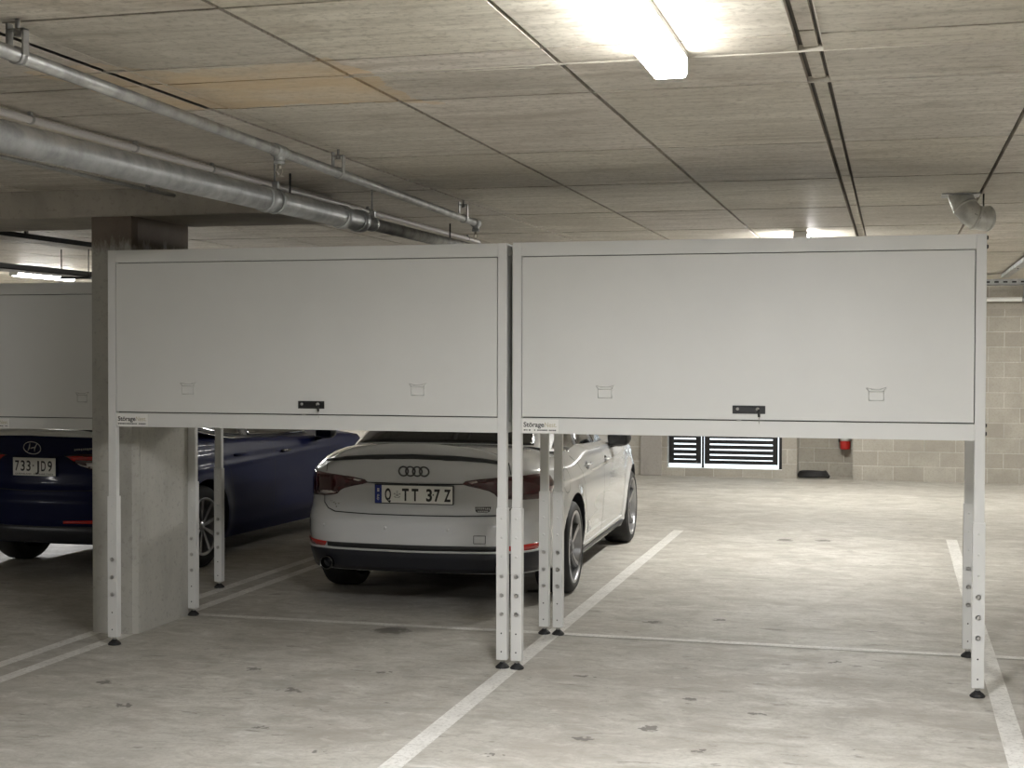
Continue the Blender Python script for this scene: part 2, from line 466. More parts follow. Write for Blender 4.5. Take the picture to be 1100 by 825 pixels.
# slatted gate in the opening
wg = thing('slatted_gate', 'black horizontal slat gate in low opening of far block wall', 'gate', ((wx0 + wx1) / 2, YF + .1, wz0))
wg.location = (0, 0, 0)
def gate_panel(x0, x1):
    b = MB(); y0, y1 = YF + .06, YF + .10
    b.box(x0, x0 + .07, y0, y1, .175, 1.33); b.box(x1 - .07, x1, y0, y1, .175, 1.33)
    b.box(x0 + .07, x1 - .07, y0, y1, .175, .225); b.box(x0 + .07, x1 - .07, y0, y1, 1.28, 1.33)
    b.build('panel_frame', M['gate'], wg)
    s = MB(); z = .238
    while z < 1.27:
        s.box(x0 + .06, x1 - .06, y0 + .005, y1 - .005, z, z + .053); z += .073
    s.build('slats', M['gate'], wg)
gate_panel(wx0 + .015, -2.585); gate_panel(-2.535, wx1 - .06)
for px0, px1 in ((-2.575, -2.545), (wx1 - .045, wx1 - .004)):
    b = MB(); b.box(px0, px1, YF + .07, YF + .1, wz0 + .005, 1.345); b.build('post', M['gate'], wg)
b = MB(); b.box(wx0, wx1, YF + .0, YF + .3, wz0 - .001, wz0 + .004); struct(b.build('window_sill', M['sticker']))

# bay markings
def strip(pts_, w, name='floor_marking'):
    b = MB(); b.add(pts_, [(0, 1, 2, 3)])
    return b
def line(x0, y0, x1, y1, w, z=.0015):
    d = Vector((x1 - x0, y1 - y0, 0)).normalized(); n = Vector((-d.y, d.x, 0)) * w / 2
    a, c = Vector((x0, y0, z)), Vector((x1, y1, z))
    bb = MB(); k = max(2, int((c - a).length / .4)); vs = []
    for i in range(k + 1):
        p = a.lerp(c, i / k); j = random.uniform(-.004, .004)
        vs += [p + n * (1 + j * 8), p - n * (1 + j * 6)]
    bb.add(vs, [(2 * i, 2 * i + 1, 2 * i + 3, 2 * i + 2) for i in range(k)])
    return struct(bb.build('floor_marking', M['line']))
line(-1.965, 2.0, -1.985, 13.65, .095)
line(.51, 2.0, .52, 13.63, .095)
line(-4.46, 2.0, -4.41, 13.6, .085)
line(-4.70, 2.0, -4.60, 13.6, .085)
line(-4.36, 8.36, 3.0, 8.385, .075, .003)

# ------------------------------------------------------------------ storage lockers on legs
def icon(parent, cx, cz, y):
    b = MB(); w, h = .036, .024
    def ln(p, q, r=.0022, mi=0):
        b.tube([(cx + p[0], y, cz + p[1]), (cx + q[0], y, cz + q[1])], r, 6, mi)
    for dx, dz, mi in ((.0018, -.0022, 1), (0, 0, 0)):
        off = lambda p: (p[0] + dx, p[1] + dz)
        for p, q in (((-w, .012), (-w, -.036)), ((-w, -.036), (w, -.036)), ((w, -.036), (w, .012)), ((-w, .008), (w, .008)),
                     ((-w, .010), (-w - .012, .026)), ((w, .010), (w + .012, .030)), ((-w - .012, .026), (-.024, .022)), ((w + .012, .030), (.024, .022)), ((-.024, .020), (.024, .020))):
            ln(off(p), off(q), .0018 if mi else .0022, mi)
    ob = b.build('box_emblem', [M['icon'], M['icon_hi']], parent)
    return ob

def locker(name, label, fl, w, zt, zb, dtop, dbot, yaw=0.0, d=1.01, side_bolts=False, hx=None, hw=.16, ics=(), stx=None):
    """fl: world x,y of the front left corner; local x right, y back"""
    T = thing(name, label, 'storage locker', (fl[0], fl[1], 0), yaw, 'overhead storage lockers on legs')
    P = .05; PD = .038
    # cabinet shell
    b = MB()
    b.box(.012, .016, .03, d - .02, zb + .004, zt - .004); b.box(w - .016, w - .012, .03, d - .02, zb + .004, zt - .004)
    b.box(.012, w - .012, d - .024, d - .02, zb + .004, zt - .004)
    b.box(.012, w - .012, .03, d - .02, zt - .012, zt - .004); b.box(.012, w - .012, .03, d - .02, zb + .004, zb + .012)
    b.build('cabinet', M['locker'], T)
    b = MB(); b.box(.052, w - .052, .028, .034, zb + .02, zt - .02); b.build('door_recess', M['locker_in'], T)
    # front frame: rails between the posts
    b = MB(); b.box(P, w - P, .0015, .03, dtop, zt - .001); b.build('front_rail', M['locker'], T, bevel=.0008)
    b = MB(); b.box(P, w - P, .0015, .03, zb, dbot); b.build('front_rail', M['locker'], T, bevel=.0008)
    # side and back rails
    for x0 in (.004, w - .034):
        for z0, z1 in ((zb - .001, zb + .06), (zt - .06, zt - .001)):
            b = MB(); b.box(x0, x0 + .03, PD, d - PD, z0, z1); b.build('side_rail', M['locker'], T, bevel=.002)
    # door
    dr = MB(); dr.box(P + .0045, w - P - .0045, 0, .022, dbot + .0065, dtop - .0045)
    door = dr.build('door', M['locker'], T, bevel=.0008)
    for (ix, iz) in ics: icon(door, ix, iz, -.0006)
    if hx is not None:
        hz = dbot + .058
        b = MB(); b.box(hx - hw / 2, hx + hw / 2, -.004, .002, hz - .021, hz + .021)
        b.box(hx - hw * .32, hx + hw * .26, -.010, -.003, hz - .012, hz + .012); b.box(hx - hw * .47, hx + hw * .47, -.006, -.003, hz + .014, hz + .020)
        hd = b.build('handle', M['black'], door, bevel=.003)
        b = MB(); b.lathe([(0, -.013), (.008, -.013), (.008, 0)], 'Y', (hx - hw * .34, 0, hz + .004), 12); b.build('screw', M['bolt'], door)
        b = MB(); b.lathe([(0, -.014), (.009, -.014), (.009, 0)], 'Y', (hx + hw * .27, 0, hz + .004), 12); b.build('lock_barrel', M['bolt'], door)
        b = MB(); kx = hx + hw * .30
        b.tube([(kx, -.014, hz + .002), (kx + .002, -.022, hz - .012), (kx + .003, -.02, hz - .036)], [.004, .0065, .006], 10)
        b.tube([(kx + .003, -.02, hz - .036), (kx + .004, -.016, hz - .07)], .0016, 6, 1)
        tag(b.build('key', [M['black'], M['bolt']], door), 'black key hanging in the lock')
        b = MB(); b.box(hx - hw * .37, hx - hw * .24, .0, .01, dbot, dbot + .008); b.build('latch', M['bolt'], door)
    # sticker with the maker's wordmark
    sx0, sx1, sz0, sz1 = P + .006, P + .203, zb + .003, dbot - .006
    if stx is not None: sx0, sx1 = stx, stx + .197
    b = MB(); b.box(sx0, sx1, .0002, .0018, sz0, sz1); st = b.build('sticker', M['sticker'], T)
    hh = sz1 - sz0; cz = sz0 + hh * .62
    vs, fs = text_mesh('St\u00f6rage', .026, bold=.022)
    k = .112 / (max(v[0] for v in vs) - min(v[0] for v in vs)); x0 = min(v[0] for v in vs)
    b = MB(); b.add([(sx0 + .007 + (v[0] - x0) * k, -.0003, cz + v[1]) for v in vs], fs)
    vs, fs = text_mesh('QUALITY  -  STRONG  -  SIMPLE', .0085, bold=.01)
    k = .18 / (max(v[0] for v in vs) - min(v[0] for v in vs)); x0 = min(v[0] for v in vs)
    # the small line is too fine to read in the photograph: a row of short dark dashes like it
    xx = sx0 + .008
    while xx < sx1 - .012:
        ln_ = random.uniform(.003, .009)
        if random.random() > .16: b.box(xx, min(xx + ln_, sx1 - .007), -.0003, .0003, sz0 + hh * .16, sz0 + hh * .25)
        xx += ln_ + .0022
    b.build('lettering', M['ink'], st, fix=False)
    vs, fs = text_mesh('Nest.', .026, bold=.006)
    k = .066 / (max(v[0] for v in vs) - min(v[0] for v in vs)); x0 = min(v[0] for v in vs)
    b = MB(); b.add([(sx0 + .122 + (v[0] - x0) * k, -.0003, cz + v[1]) for v in vs], fs); b.build('lettering', M['gold'], st, fix=False)
    # legs
    for (left, front) in ((1, 1), (0, 1), (1, 0), (0, 0)):
        x0 = 0 if left else w - P
        y0 = 0 if front else d - PD
        b = MB()
        b.box(x0, x0 + P, y0, y0 + PD, .72, zt)
        e = .005
        fy = y0 - e
        b.box(x0 - e, x0 + P + e, fy, y0 + PD + e, .046, .862)
        xc = x0 + P / 2
        for hz in (.19, .091): b.lathe([(0, -.0006), (.0055, -.0006), (.0055, .002)], 'Y', (xc - .001, fy, hz), 10, 1)
        lg = b.build('leg', [M['leg'], M['hole']], T, bevel=.0035)
        for hz in (.497, .395, .294):
            c = MB(); c.lathe([(0, -.008), (.009, -.008), (.0105, -.006), (.0105, 0), (.014, 0), (.014, .001)], 'Y', (xc, fy, hz), 6, 0, False)
            c.build('bolt', M['bolt'], lg, fix=True)
        for hz in (.808, .706, .604):
            c = MB(); c.lathe([(0, -.0025), (.004, -.0025), (.007, -.001), (.007, .001)], 'Y', (xc, fy, hz), 12)
            c.build('rivet', M['leg'], lg)
        c = MB(); yc = y0 + PD / 2
        c.lathe([(0, 0), (.036, 0), (.038, .006), (.030, .016), (.017, .026), (.014, .030), (0, .030)], 'Z', (xc, yc, 0), 20)
        ft = c.build('foot', M['rubber'], lg)
        c = MB(); c.lathe([(0, .026), (.007, .026), (.007, .05), (0, .05)], 'Z', (xc, yc, 0), 10); c.lathe([(0, .034), (.014, .034), (.014, .042), (0, .042)], 'Z', (xc, yc, 0), 6, 0, False)
        c.build('threaded_stem', M['bolt'], lg)
    if side_bolts:
        for z in (zt - .018, zt - .062, zb + .075, zb + .035):
            c = MB(); c.lathe([(0, .008), (.009, .008), (.011, 0)], 'X', (w, .02, z), 8, 0, False)
            c.build('side_bolt', M['darksteel'], T)
    # brackets joining to the neighbour
    return T

locker('storage_locker', 'pale grey overhead locker on legs over the empty bay, its door the brightest', (-1.965, 7.358), 2.40, 2.280, 1.265, 2.206, 1.347,
       0, side_bolts=True, hx=1.251, hw=.166, ics=((.503, 1.494), (1.881, 1.494)))
locker('storage_locker', 'pale grey overhead locker on legs above the white car, beside the concrete column', (-4.374, 7.352), 2.377, 2.278, 1.265, 2.206, 1.345,
       .0043, hx=1.257, hw=.155, ics=((.507, 1.492), (1.877, 1.497)))
locker('storage_locker', 'shaded overhead locker behind the column, above the dark blue sedan', (-7.06, 8.385), 2.40, 2.155, 1.180, 2.078, 1.255, 0, ics=((.5, 1.40), (1.88, 1.40)), stx=1.132)

# ------------------------------------------------------------------ pipes and fittings under the ceiling
t = thing('drain_pipe', 'thick galvanised pipe stepping down to a thinner one under the ceiling', 'pipe')
b = MB(); b.tube([(-2.985, 2.0, 2.43), (-2.97, 4.3, 2.43), (-2.90, 7.55, 2.43)], .056, 24); pp = b.build('pipe', M['galv'], t)
b = MB(); b.tube([(-2.90, 7.5, 2.43), (-2.85, 12.5, 2.43)], .036, 20); b.build('pipe', M['galv_pale'], t)
for y in (6.35, 7.28, 7.52):
    x = -2.97 + (y - 4.3) * .0215
    b = MB(); b.tube([(x, y - .035, 2.43), (x, y - .03, 2.43), (x, y + .03, 2.43), (x, y + .035, 2.43)], [.057, .064, .064, .057], 24); b.build('coupling', M['galv'], t)
for y in (6.45, 7.72):
    x = -2.97 + (y - 4.3) * .0215
    b = MB(); r_ = .058 if y < 7.5 else .038
    b.lathe([(r_, -.014), (r_ + .005, -.014), (r_ + .005, .014), (r_, .014)], 'Y', (x, y, 2.43), 24)
    b.tube([(x, y, 2.43 + r_), (x, y, H)], .005, 8); b.box(x - .008, x + .02, y - .012, y + .012, 2.43 + r_ - .004, 2.43 + r_ + .035)
    b.build('hanger', M['galv'], t)

def along(p, q, y):
    k = (y - p[1]) / (q[1] - p[1]); return Vector(p).lerp(Vector(q), k)
A1, A2 = (-2.475, 2.6, 2.565), (-2.672, 9.08, 2.55)
t = thing('sprinkler_pipe', 'slim galvanised sprinkler pipe with two drop heads hung below ceiling', 'pipe')
b = MB(); b.tube([A1, along(A1, A2, 5.6), along(A1, A2, 7.0), A2], .0225, 18); b.build('pipe', M['galv_pale'], t)
for y in (5.72, 9.06):
    p = along(A1, A2, y)
    b = MB(); b.lathe([(.0225, -.045), (.029, -.045), (.029, .04), (.0225, .04)], 'Y', tuple(p), 18)
    b.tube([p, p - Vector((0, 0, .045))], .021, 14); b.tube([p - Vector((0, 0, .04)), p - Vector((0, 0, .055))], .025, 6)
    b.build('tee_fitting', M['galv'], t)
    b = MB(); q = p - Vector((0, 0, .055))
    b.tube([q, q - Vector((0, 0, .02))], .009, 10)
    for s in (-1, 1): b.tube([q - Vector((s * .008, 0, .018)), q - Vector((s * .013, 0, .032)), q - Vector((0, 0, .05))], .0028, 6)
    b.lathe([(0, 0), (.017, 0), (.017, -.002), (0, -.002)], 'Z', tuple(q - Vector((0, 0, .05))), 12)
    b.build('sprinkler_head', M['brass'], t)
for y in (3.72, 6.45, 8.75):
    p = along(A1, A2, y); b = MB()
    b.lathe([(.0235, -.014), (.027, -.014), (.027, .014), (.0235, .014)], 'Y', tuple(p), 18)
    b.box(p.x - .030, p.x - .024, p.y - .014, p.y + .014, p.z, H - .012); b.box(p.x + .024, p.x + .030, p.y - .014, p.y + .014, p.z, H - .03)
    b.box(p.x - .030, p.x + .030, p.y - .014, p.y + .014, H - .034, H - .029)
    b.tube([(p.x, p.y, H - .036), (p.x, p.y, H)], .007, 8); b.tube([(p.x, p.y, H - .05), (p.x, p.y, H - .034)], .012, 6)
    b.build('hanger', M['galv_pale'], t)

C1, C2 = (-3.42, 3.0, 2.638), (-3.40, 11.6, 2.638)
t = thing('conduit', 'grey plastic conduit clipped to the ceiling above the thick pipe', 'pipe')
b = MB(); b.tube([C1, along(C1, C2, 7.0), C2, (-3.39, 11.66, 2.60), (-3.39, 11.66, 2.3)], .0155, 14); b.build('pipe', M['pvc'], t)
for y in (5.15, 5.98, 6.75, 9.0, 11.3):
    p = along(C1, C2, y); b = MB(); b.lathe([(.016, -.008), (.0195, -.008), (.0195, .008), (.016, .008)], 'Y', tuple(p), 14); b.box(p.x - .008, p.x + .008, y - .008, y + .008, p.z + .015, H); b.build('clip', M['galv_pale'], t)

D1, D2 = (-3.19, 6.9, 2.525), (-3.26, 11.8, 2.525)
t = thing('thin_pipe', 'thin pipe on threaded rods just beside the thick galvanised pipe', 'pipe')
b = MB(); b.tube([D1, D2], .012, 12); b.build('pipe', M['galv_pale'], t)
for y in (7.25, 10.3):
    p = along(D1, D2, y); b = MB(); b.tube([p, (p.x, p.y, H)], .006, 8); b.lathe([(.0125, -.01), (.016, -.01), (.016, .01), (.0125, .01)], 'Y', tuple(p), 12); b.build('hanger', M['darksteel'], t)
t = tag(MB().tube([(-4.03, 3.0, 2.60), (-4.03, 7.5, 2.60)], .011, 10).build('conduit', M['galv_pale']), 'hair-thin pale conduit peeping below the thick pipe at the left edge', 'pipe')
for y in (3.2, 5.4, 7.2):
    b = MB(); b.box(-4.038, -4.022, y - .012, y + .012, 2.608, H); b.build('clip', M['galv_pale'], t)

# left far ceiling services
t = thing('cable_tray', 'dark cable tray running away below the bright far ceiling, left of the column', 'tray')
b = MB(); b.box(-7.62, -7.35, 8.6, 19.6, 2.41, 2.42); b.box(-7.62, -7.61, 8.6, 19.6, 2.41, 2.46); b.box(-7.36, -7.35, 8.6, 19.6, 2.41, 2.46); b.build('tray', M['darksteel'], t)
for y in (9.5, 12, 14.5, 17):
    b = MB(); b.tube([(-7.63, y, 2.4), (-7.63, y, H)], .005, 8); b.tube([(-7.34, y, 2.4), (-7.34, y, H)], .005, 8); b.box(-7.64, -7.33, y - .02, y + .02, 2.39, 2.41); b.build('hanger', M['darksteel'], t)
t = thing('dark_pipe', 'dark slim pipe under the far ceiling just left of the column head', 'pipe')
b = MB(); b.tube([(-6.55, 8.7, 2.60), (-6.45, 19.5, 2.60)], .02, 12); b.build('pipe', M['darksteel'], t)
for y in (9.8, 12.6, 15.5):
    b = MB(); b.box(-6.55, -6.53, y - .015, y + .015, 2.61, H); b.build('clip', M['darksteel'], t)

# right far services
t = thing('cable_tray', 'perforated cable tray under the ceiling at right, before the far wall', 'tray')
b = MB(); b.box(.2, 5.5, 17.98, 18.0, 2.53, 2.60); b.box(.2, 5.5, 17.98, 18.22, 2.53, 2.535)
x = .25
while x < 5.4: b.box(x, x + .05, 17.978, 17.9795, 2.555, 2.575, 1); x += .1
b.build('tray', [M['galv'], M['hole']], t)
for x in (.9, 2.2, 3.6):
    b = MB(); b.tube([(x, 18.1, 2.52), (x, 18.1, H)], .006, 8); b.build('hanger', M['galv'], t)
t = thing('strut_channel', 'long galvanised channel slanting towards the tray near the right edge', 'channel')
b = MB(); b.box(1.22, 1.30, 11.5, 17.9, 2.61, 2.65); b.build('channel', M['galv'], t)
for y in (13, 16): 
    b = MB(); b.tube([(1.26, y, 2.6), (1.26, y, H)], .006, 8); b.build('hanger', M['darksteel'], t)
t = thing('white_pipe', 'white plastic pipe along the top of the far block wall at right', 'pipe')
b = MB(); b.tube([(.0, 19.66, 2.42), (6.0, 19.66, 2.42)], .03, 14); b.build('pipe', M['whitepvc'], t)
for x in (.6, 1.62, 2.7):
    b = MB(); b.lathe([(.031, -.02), (.038, -.02), (.038, .02), (.031, .02)], 'X', (x, 19.66, 2.42), 14); b.tube([(x, 19.66, 2.45), (x, 19.66, H)], .008, 8); b.build('hanger', M['galv'], t)

# round duct elbow above the right locker
t = thing('duct_elbow', 'short round galvanised duct elbow dropping from the ceiling behind right locker', 'duct', (0, 0, 0))
b = MB()
pts = [Vector((.385, 9.2, H)), Vector((.392, 9.19, H - .03)), Vector((.415, 9.17, H - .08)), Vector((.445, 9.15, H - .125)), Vector((.475, 9.15, H - .145)), Vector((.51, 9.17, H - .15)), Vector((.545, 9.19, H - .15))]
b.tube(pts, .074, 24, caps=False); b.build('duct', M['duct'], t)
b = MB(); b.box(.275, .50, 9.09, 9.31, H - .006, H + .003); b.build('flange', M['galv'], t)
for i in (2, 4, 6):
    d = (pts[min(i + 1, 6)] - pts[i - 1]).normalized(); b = MB(); b.tube([pts[i] - d * .008, pts[i] + d * .008], .0775, 24); b.build('seam_ring', M['duct'], t)
b = MB(); b.tube([(.52, 9.17, H - .08), (.52, 9.17, H)], .005, 8); b.build('hanger', M['darksteel'], t)

# ------------------------------------------------------------------ battens
def batten(label, x, y0, y1, dif='diffuser'):
    T = thing('batten_light', label, 'ceiling light', (x, (y0 + y1) / 2, H), 0, 'ceiling batten lights')
    h = (y1 - y0) / 2
    b = MB(); b.box(-.055, .055, -h, h, -.022, -.0003); b.build('body', M['lampbody'], T, bevel=.004)
    b = MB(); b.prism([(-.0555, -.023), (-.055, -.070), (-.050, -.082), (-.046, -.084), (.046, -.084), (.050, -.082), (.055, -.070), (.0555, -.023)], 'Y', -h + .012, h - .012)
    o = b.build('diffuser', [M['diffuser_side'] if dif != 'diffuser_dim' and x > -5 else M['diffuser_side_strong'], M[dif]], T)
    for p in o.data.polygons:
        if p.normal.z < -.95: p.material_index = 1
    for s in (-1, 1):
        b = MB(); b.prism([(-.057, -.021), (-.0565, -.071), (-.051, -.084), (-.046, -.086), (.046, -.086), (.051, -.084), (.0565, -.071), (.057, -.021)], 'Y', s * (h - .012), s * h); b.build('end_cap', M['lampbody'], T)
    return T
batten('glowing white batten light on the ceiling at the top edge of the photo', -.712, 3.45, 4.66)
batten('lit batten on the ceiling further back, mostly behind the right locker', -.73, 11.6, 12.8, 'diffuser_dim')
batten('added fill batten, unseen beyond the right edge, in front of the locker row', 4.7, 3.5, 4.7)  # no lamp seen here; added to lift the overall light
batten('added fill batten, unseen beyond the right edge, close to the far block wall', 3.4, 16.3, 17.5, 'diffuser_dim')  # out-of-view lamp added to brighten the right end of the far wall
batten('added fill batten close to the slatted gate, hidden by the right locker', -.73, 16.6, 17.8, 'diffuser_dim')  # added out of sight to brighten the far floor and back wall
batten('lit batten over the aisle, beyond the left edge of the photo', -9.85, 3.45, 4.66, 'diffuser_weak')
batten('added fill batten furthest back on the left, hidden by the shaded locker', -9.85, 17.4, 18.6)  # extra hidden lamp, put in to light the far left wall and ceiling
batten('distant lit batten at far left between tray and shaded locker', -9.85, 14.5, 15.7)

# ------------------------------------------------------------------ things by the far wall
t = thing('fire_extinguisher', 'red fire extinguisher hanging in the niche of the far wall', 'fire extinguisher', (-.64, YF + .36, .39))
b = MB(); b.lathe([(0, 0), (.05, 0), (.068, .012), (.07, .03), (.07, .36), (.058, .41), (.025, .435), (.022, .46), (0, .46)], 'Z', (0, 0, 0), 24); b.build('cylinder', M['ext_red'], t)
b = MB(); b.box(-.02, .02, -.05, .05, .46, .475); b.box(-.012, .012, -.09, .03, .485, .50); b.tube([(0, -.03, .465), (-.06, -.06, .43), (-.085, -.03, .25), (-.08, 0, .1)], .011, 8); b.build('valve', M['black'], t)
b = MB(); b.lathe([(.0705, .12), (.0708, .12), (.0708, .24), (.0705, .24)], 'Z', (0, 0, 0), 24); b.build('label_band', M['sticker'], t)
b = MB(); b.box(-.03, .03, .068, .10, .28, .4); b.build('wall_bracket', M['darksteel'], t)
b = MB(); 
pts = [(math.cos(a) * (.20 - .012 * a / 6) , math.sin(a) * .13, .03 + .03 * (a / (2 * PI))) for a in [k * .3 for k in range(64)]]
b.tube([(p[0] - 1.06, p[1] + YF + .18, p[2] * .6 + .012) for p in pts], .028, 8)
tag(b.build('coiled_hose', M['rubber']), 'black coiled hose lying on the floor in the wall niche', 'hose')

# ------------------------------------------------------------------ cars
def catmull(pts, per=16):
    out = []
    n = len(pts)
    for i in range(n - 1):
        p0 = pts[max(i - 1, 0)]; p1 = pts[i]; p2 = pts[i + 1]; p3 = pts[min(i + 2, n - 1)]
        if i == 0: p0 = (-p2[0], p2[1])
        if i == n - 2: p3 = (-p1[0], p1[1])
        for k in range(per):
            u = k / per
            out.append(tuple(.5 * (2 * p1[j] + (-p0[j] + p2[j]) * u + (2 * p0[j] - 5 * p1[j] + 4 * p2[j] - p3[j]) * u * u + (-p0[j] + 3 * p1[j] - 3 * p2[j] + p3[j]) * u ** 3) for j in range(2)))
    out.append(tuple(pts[-1])); return out
def interp(tab, x):
    if x <= tab[0][0]: return tab[0][1]
    for (a, va), (b_, vb) in zip(tab, tab[1:]):
        if x <= b_:
            u = (x - a) / (b_ - a); u2 = u * u * (3 - 2 * u)
            return va + (vb - va) * (.5 * u + .5 * u2)
    return tab[-1][1]
def sstep(a, b_, x):
    u = max(0, min(1, (x - a) / (b_ - a))); return u * u * (3 - 2 * u)

class CarSurf:
    def __init__(s, c):
        s.c = c
        pl = catmull(c['outline'], 24); s.pl = pl
        s.S = [0]
        for a, b_ in zip(pl, pl[1:]): s.S.append(s.S[-1] + math.hypot(b_[0] - a[0], b_[1] - a[1]))
        s.L = s.S[-1]
        s.len = c['outline'][-1][1]
    def out(s, q):
        q = max(0, min(s.L, q)); lo, hi = 0, len(s.S) - 1
        while hi - lo > 1:
            m_ = (lo + hi) // 2
            if s.S[m_] <= q: lo = m_
            else: hi = m_
        u = (q - s.S[lo]) / max(1e-9, s.S[hi] - s.S[lo])
        a, b_ = s.pl[lo], s.pl[hi]
        return a[0] + (b_[0] - a[0]) * u, a[1] + (b_[1] - a[1]) * u
    def sx(s, x):
        for q, p in zip(s.S, s.pl):
            if p[0] >= x: return q
        return s.S[len(s.S) // 2]
    def sy(s, y):
        for q, p in zip(s.S, s.pl):
            if p[1] >= y: return q
        return s.L
    def P(s, q, z):
        c = s.c; sg = -1 if q < 0 else 1; q = abs(q)
        x0, y0 = s.out(q)
        wr = 1 - sstep(.10, c.get('rwrap', .9), y0); wf = sstep(s.len - 1.0, s.len - .15, y0)
        y = y0 + interp(c['rear'], z) * wr + interp(c['front'], z) * wf
        side = sstep(.05, .6, y0) * (1 - sstep(s.len - .6, s.len - .05, y0))
        x = x0 * (interp(c['sidex'], z))
        for wy in (c['axr'], c['axf']):
            d = math.hypot(y0 - wy, z - c['wr'])
            fl = .018 * math.exp(-((d - c['arch']) / .07) ** 2) if d > c['arch'] - .08 else .018
            x += fl * sstep(.3, .6, x0 / c['w'])
        if 'crease' in c:
            cz, amp = c['crease']
            dz = z - cz - .02 * (y0 - 2)
            x += side * amp * math.exp(-(dz / .02) ** 2) * sstep(.5, .8, x0 / c['w'])
        return Vector((sg * x, y, z))
    def N(s, q, z):
        e = .004
        a = s.P(q + e, z) - s.P(q - e, z); b_ = s.P(q, z + e) - s.P(q, z - e)
        n = a.cross(b_)
        return n.normalized() if n.length > 1e-9 else Vector((0, -1, 0))
    def zs(s, q): return interp(s.c['shoulder'], s.out(abs(q))[1]) + s.c.get('lipdrop', 0) * (min(1, abs(s.out(abs(q))[0]) / (s.c['w'] * .8)) ** 3.5) * (1 - sstep(.9, 1.8, s.out(abs(q))[1]))
    def zb(s, q): return interp(s.c['bottom'], s.out(abs(q))[1])

class HouseSurf:
    """greenhouse: u in knot units along the half outline, t 0..1 upward"""
    def __init__(s, c):
        s.c = c; s.b = catmull(c['gbase'], 24); s.r = catmull(c['groof'], 24); s.L = len(c['gbase']) - 1
    def at(s, pl, u):
        k = max(0, min(len(pl) - 1.0001, u * 24)); i = int(k); f = k - i
        return tuple(pl[i][j] + (pl[i + 1][j] - pl[i][j]) * f for j in range(2))
    def P(s, u, t):
        sg = -1 if u < 0 else 1; u = abs(u)
        a, r = s.at(s.b, u), s.at(s.r, u)
        bul = s.c.get('gbulge', .03) * math.sin(PI * min(1, max(0, t)))
        x = a[0] + (r[0] - a[0]) * t; y = a[1] + (r[1] - a[1]) * t
        sidew = sstep(.55, .75, a[0] / s.c['gw']) if True else 0
        x += bul * sidew
        zb = interp(s.c['gz'], a[1]); zt = s.c['roofz'] - .055 * (abs(r[0]) / .6) ** 2
        z = zb + (zt - zb) * (t + .10 * math.sin(PI * t) * (1 - sidew))
        return Vector((sg * x, y, z))
    def N(s, u, t):
        e = .01
        n = (s.P(u + e, t) - s.P(u - e, t)).cross(s.P(u, t + e) - s.P(u, t - e))
        return n.normalized() if n.length > 1e-9 else Vector((0, 0, 1))

def sharpen(me, ang=.6):
    bm = bmesh.new(); bm.from_mesh(me)
    for e in bm.edges:
        if len(e.link_faces) == 2: e.smooth = e.calc_face_angle(0) < ang
    for f in bm.faces: f.smooth = True
    bm.to_mesh(me); bm.free()

def patch(surf, name, poly, material, parent, off=.003, thick=.006, step=.04, step2=None, mirror=False, bulge=0):
    step2 = step2 or step
    bm = bmesh.new()
    vs = [bm.verts.new(((-p[0] if mirror else p[0]), p[1], 0)) for p in poly]
    bm.faces.new(vs)
    for ax, st in ((0, step), (1, step2)):
        lo = min(v.co[ax] for v in bm.verts); hi = max(v.co[ax] for v in bm.verts)
        k = math.floor(lo / st) + 1
        while k * st < hi:
            co = [0, 0, 0]; no = [0, 0, 0]; co[ax] = k * st; no[ax] = 1
            bmesh.ops.bisect_plane(bm, geom=bm.verts[:] + bm.edges[:] + bm.faces[:], plane_co=co, plane_no=no, dist=1e-6)
            k += 1
    bmesh.ops.triangulate(bm, faces=[f for f in bm.faces if len(f.verts) > 4])
    bm.verts.index_update()
    uv = [(v.co.x, v.co.y) for v in bm.verts]
    bd = {v.index for e in bm.edges if len(e.link_faces) == 1 for v in e.verts}
    edges = [(e.verts[0].index, e.verts[1].index) for e in bm.edges if len(e.link_faces) == 1]
    faces = [tuple(v.index for v in f.verts) for f in bm.faces]
    bm.free()
    n = len(uv); top = []; bot = []
    for i, (a, b_) in enumerate(uv):
        p = surf.P(a, b_); nn = surf.N(a, b_)
        o_ = off * (.55 if i in bd else 1)
        top.append(p + nn * o_); bot.append(p + nn * (off - thick))
    mb = MB(); mb.v = top + bot
    for f in faces: mb.f.append(f); mb.m.append(0); mb.sm.append(True)
    for f in faces: mb.f.append(tuple(i + n for i in reversed(f))); mb.m.append(0); mb.sm.append(True)
    for a, b_ in edges: mb.f.append((a, b_, b_ + n, a + n)); mb.m.append(0); mb.sm.append(False)
    return mb.build(name, material, parent)

def seam(surf, lines, parent, w=.0045, name='panel_gap', material=None, off=.0025):
    mb = MB()
    for ln_ in lines:
        pts = []
        for (a, b_) in zip(ln_, ln_[1:]):
            L_ = math.hypot(b_[0] - a[0], b_[1] - a[1]); k = max(1, int(L_ / .03))
            pts += [(a[0] + (b_[0] - a[0]) * i / k, a[1] + (b_[1] - a[1]) * i / k) for i in range(k)]
        pts.append(ln_[-1]); vs = []
        for i, p in enumerate(pts):
            a = pts[max(0, i - 1)]; b_ = pts[min(len(pts) - 1, i + 1)]
            d = (b_[0] - a[0], b_[1] - a[1]); l_ = math.hypot(*d) or 1
            nx, ny = -d[1] / l_ * w / 2, d[0] / l_ * w / 2
            for sgn in (1, -1):
                q = (p[0] + nx * sgn, p[1] + ny * sgn)
                vs.append(surf.P(*q) + surf.N(*q) * off)
        mb.add(vs, [(2 * i, 2 * i + 1, 2 * i + 3, 2 * i + 2) for i in range(len(pts) - 1)])
    return mb.build(name, material or M['seam'], parent, fix=False)

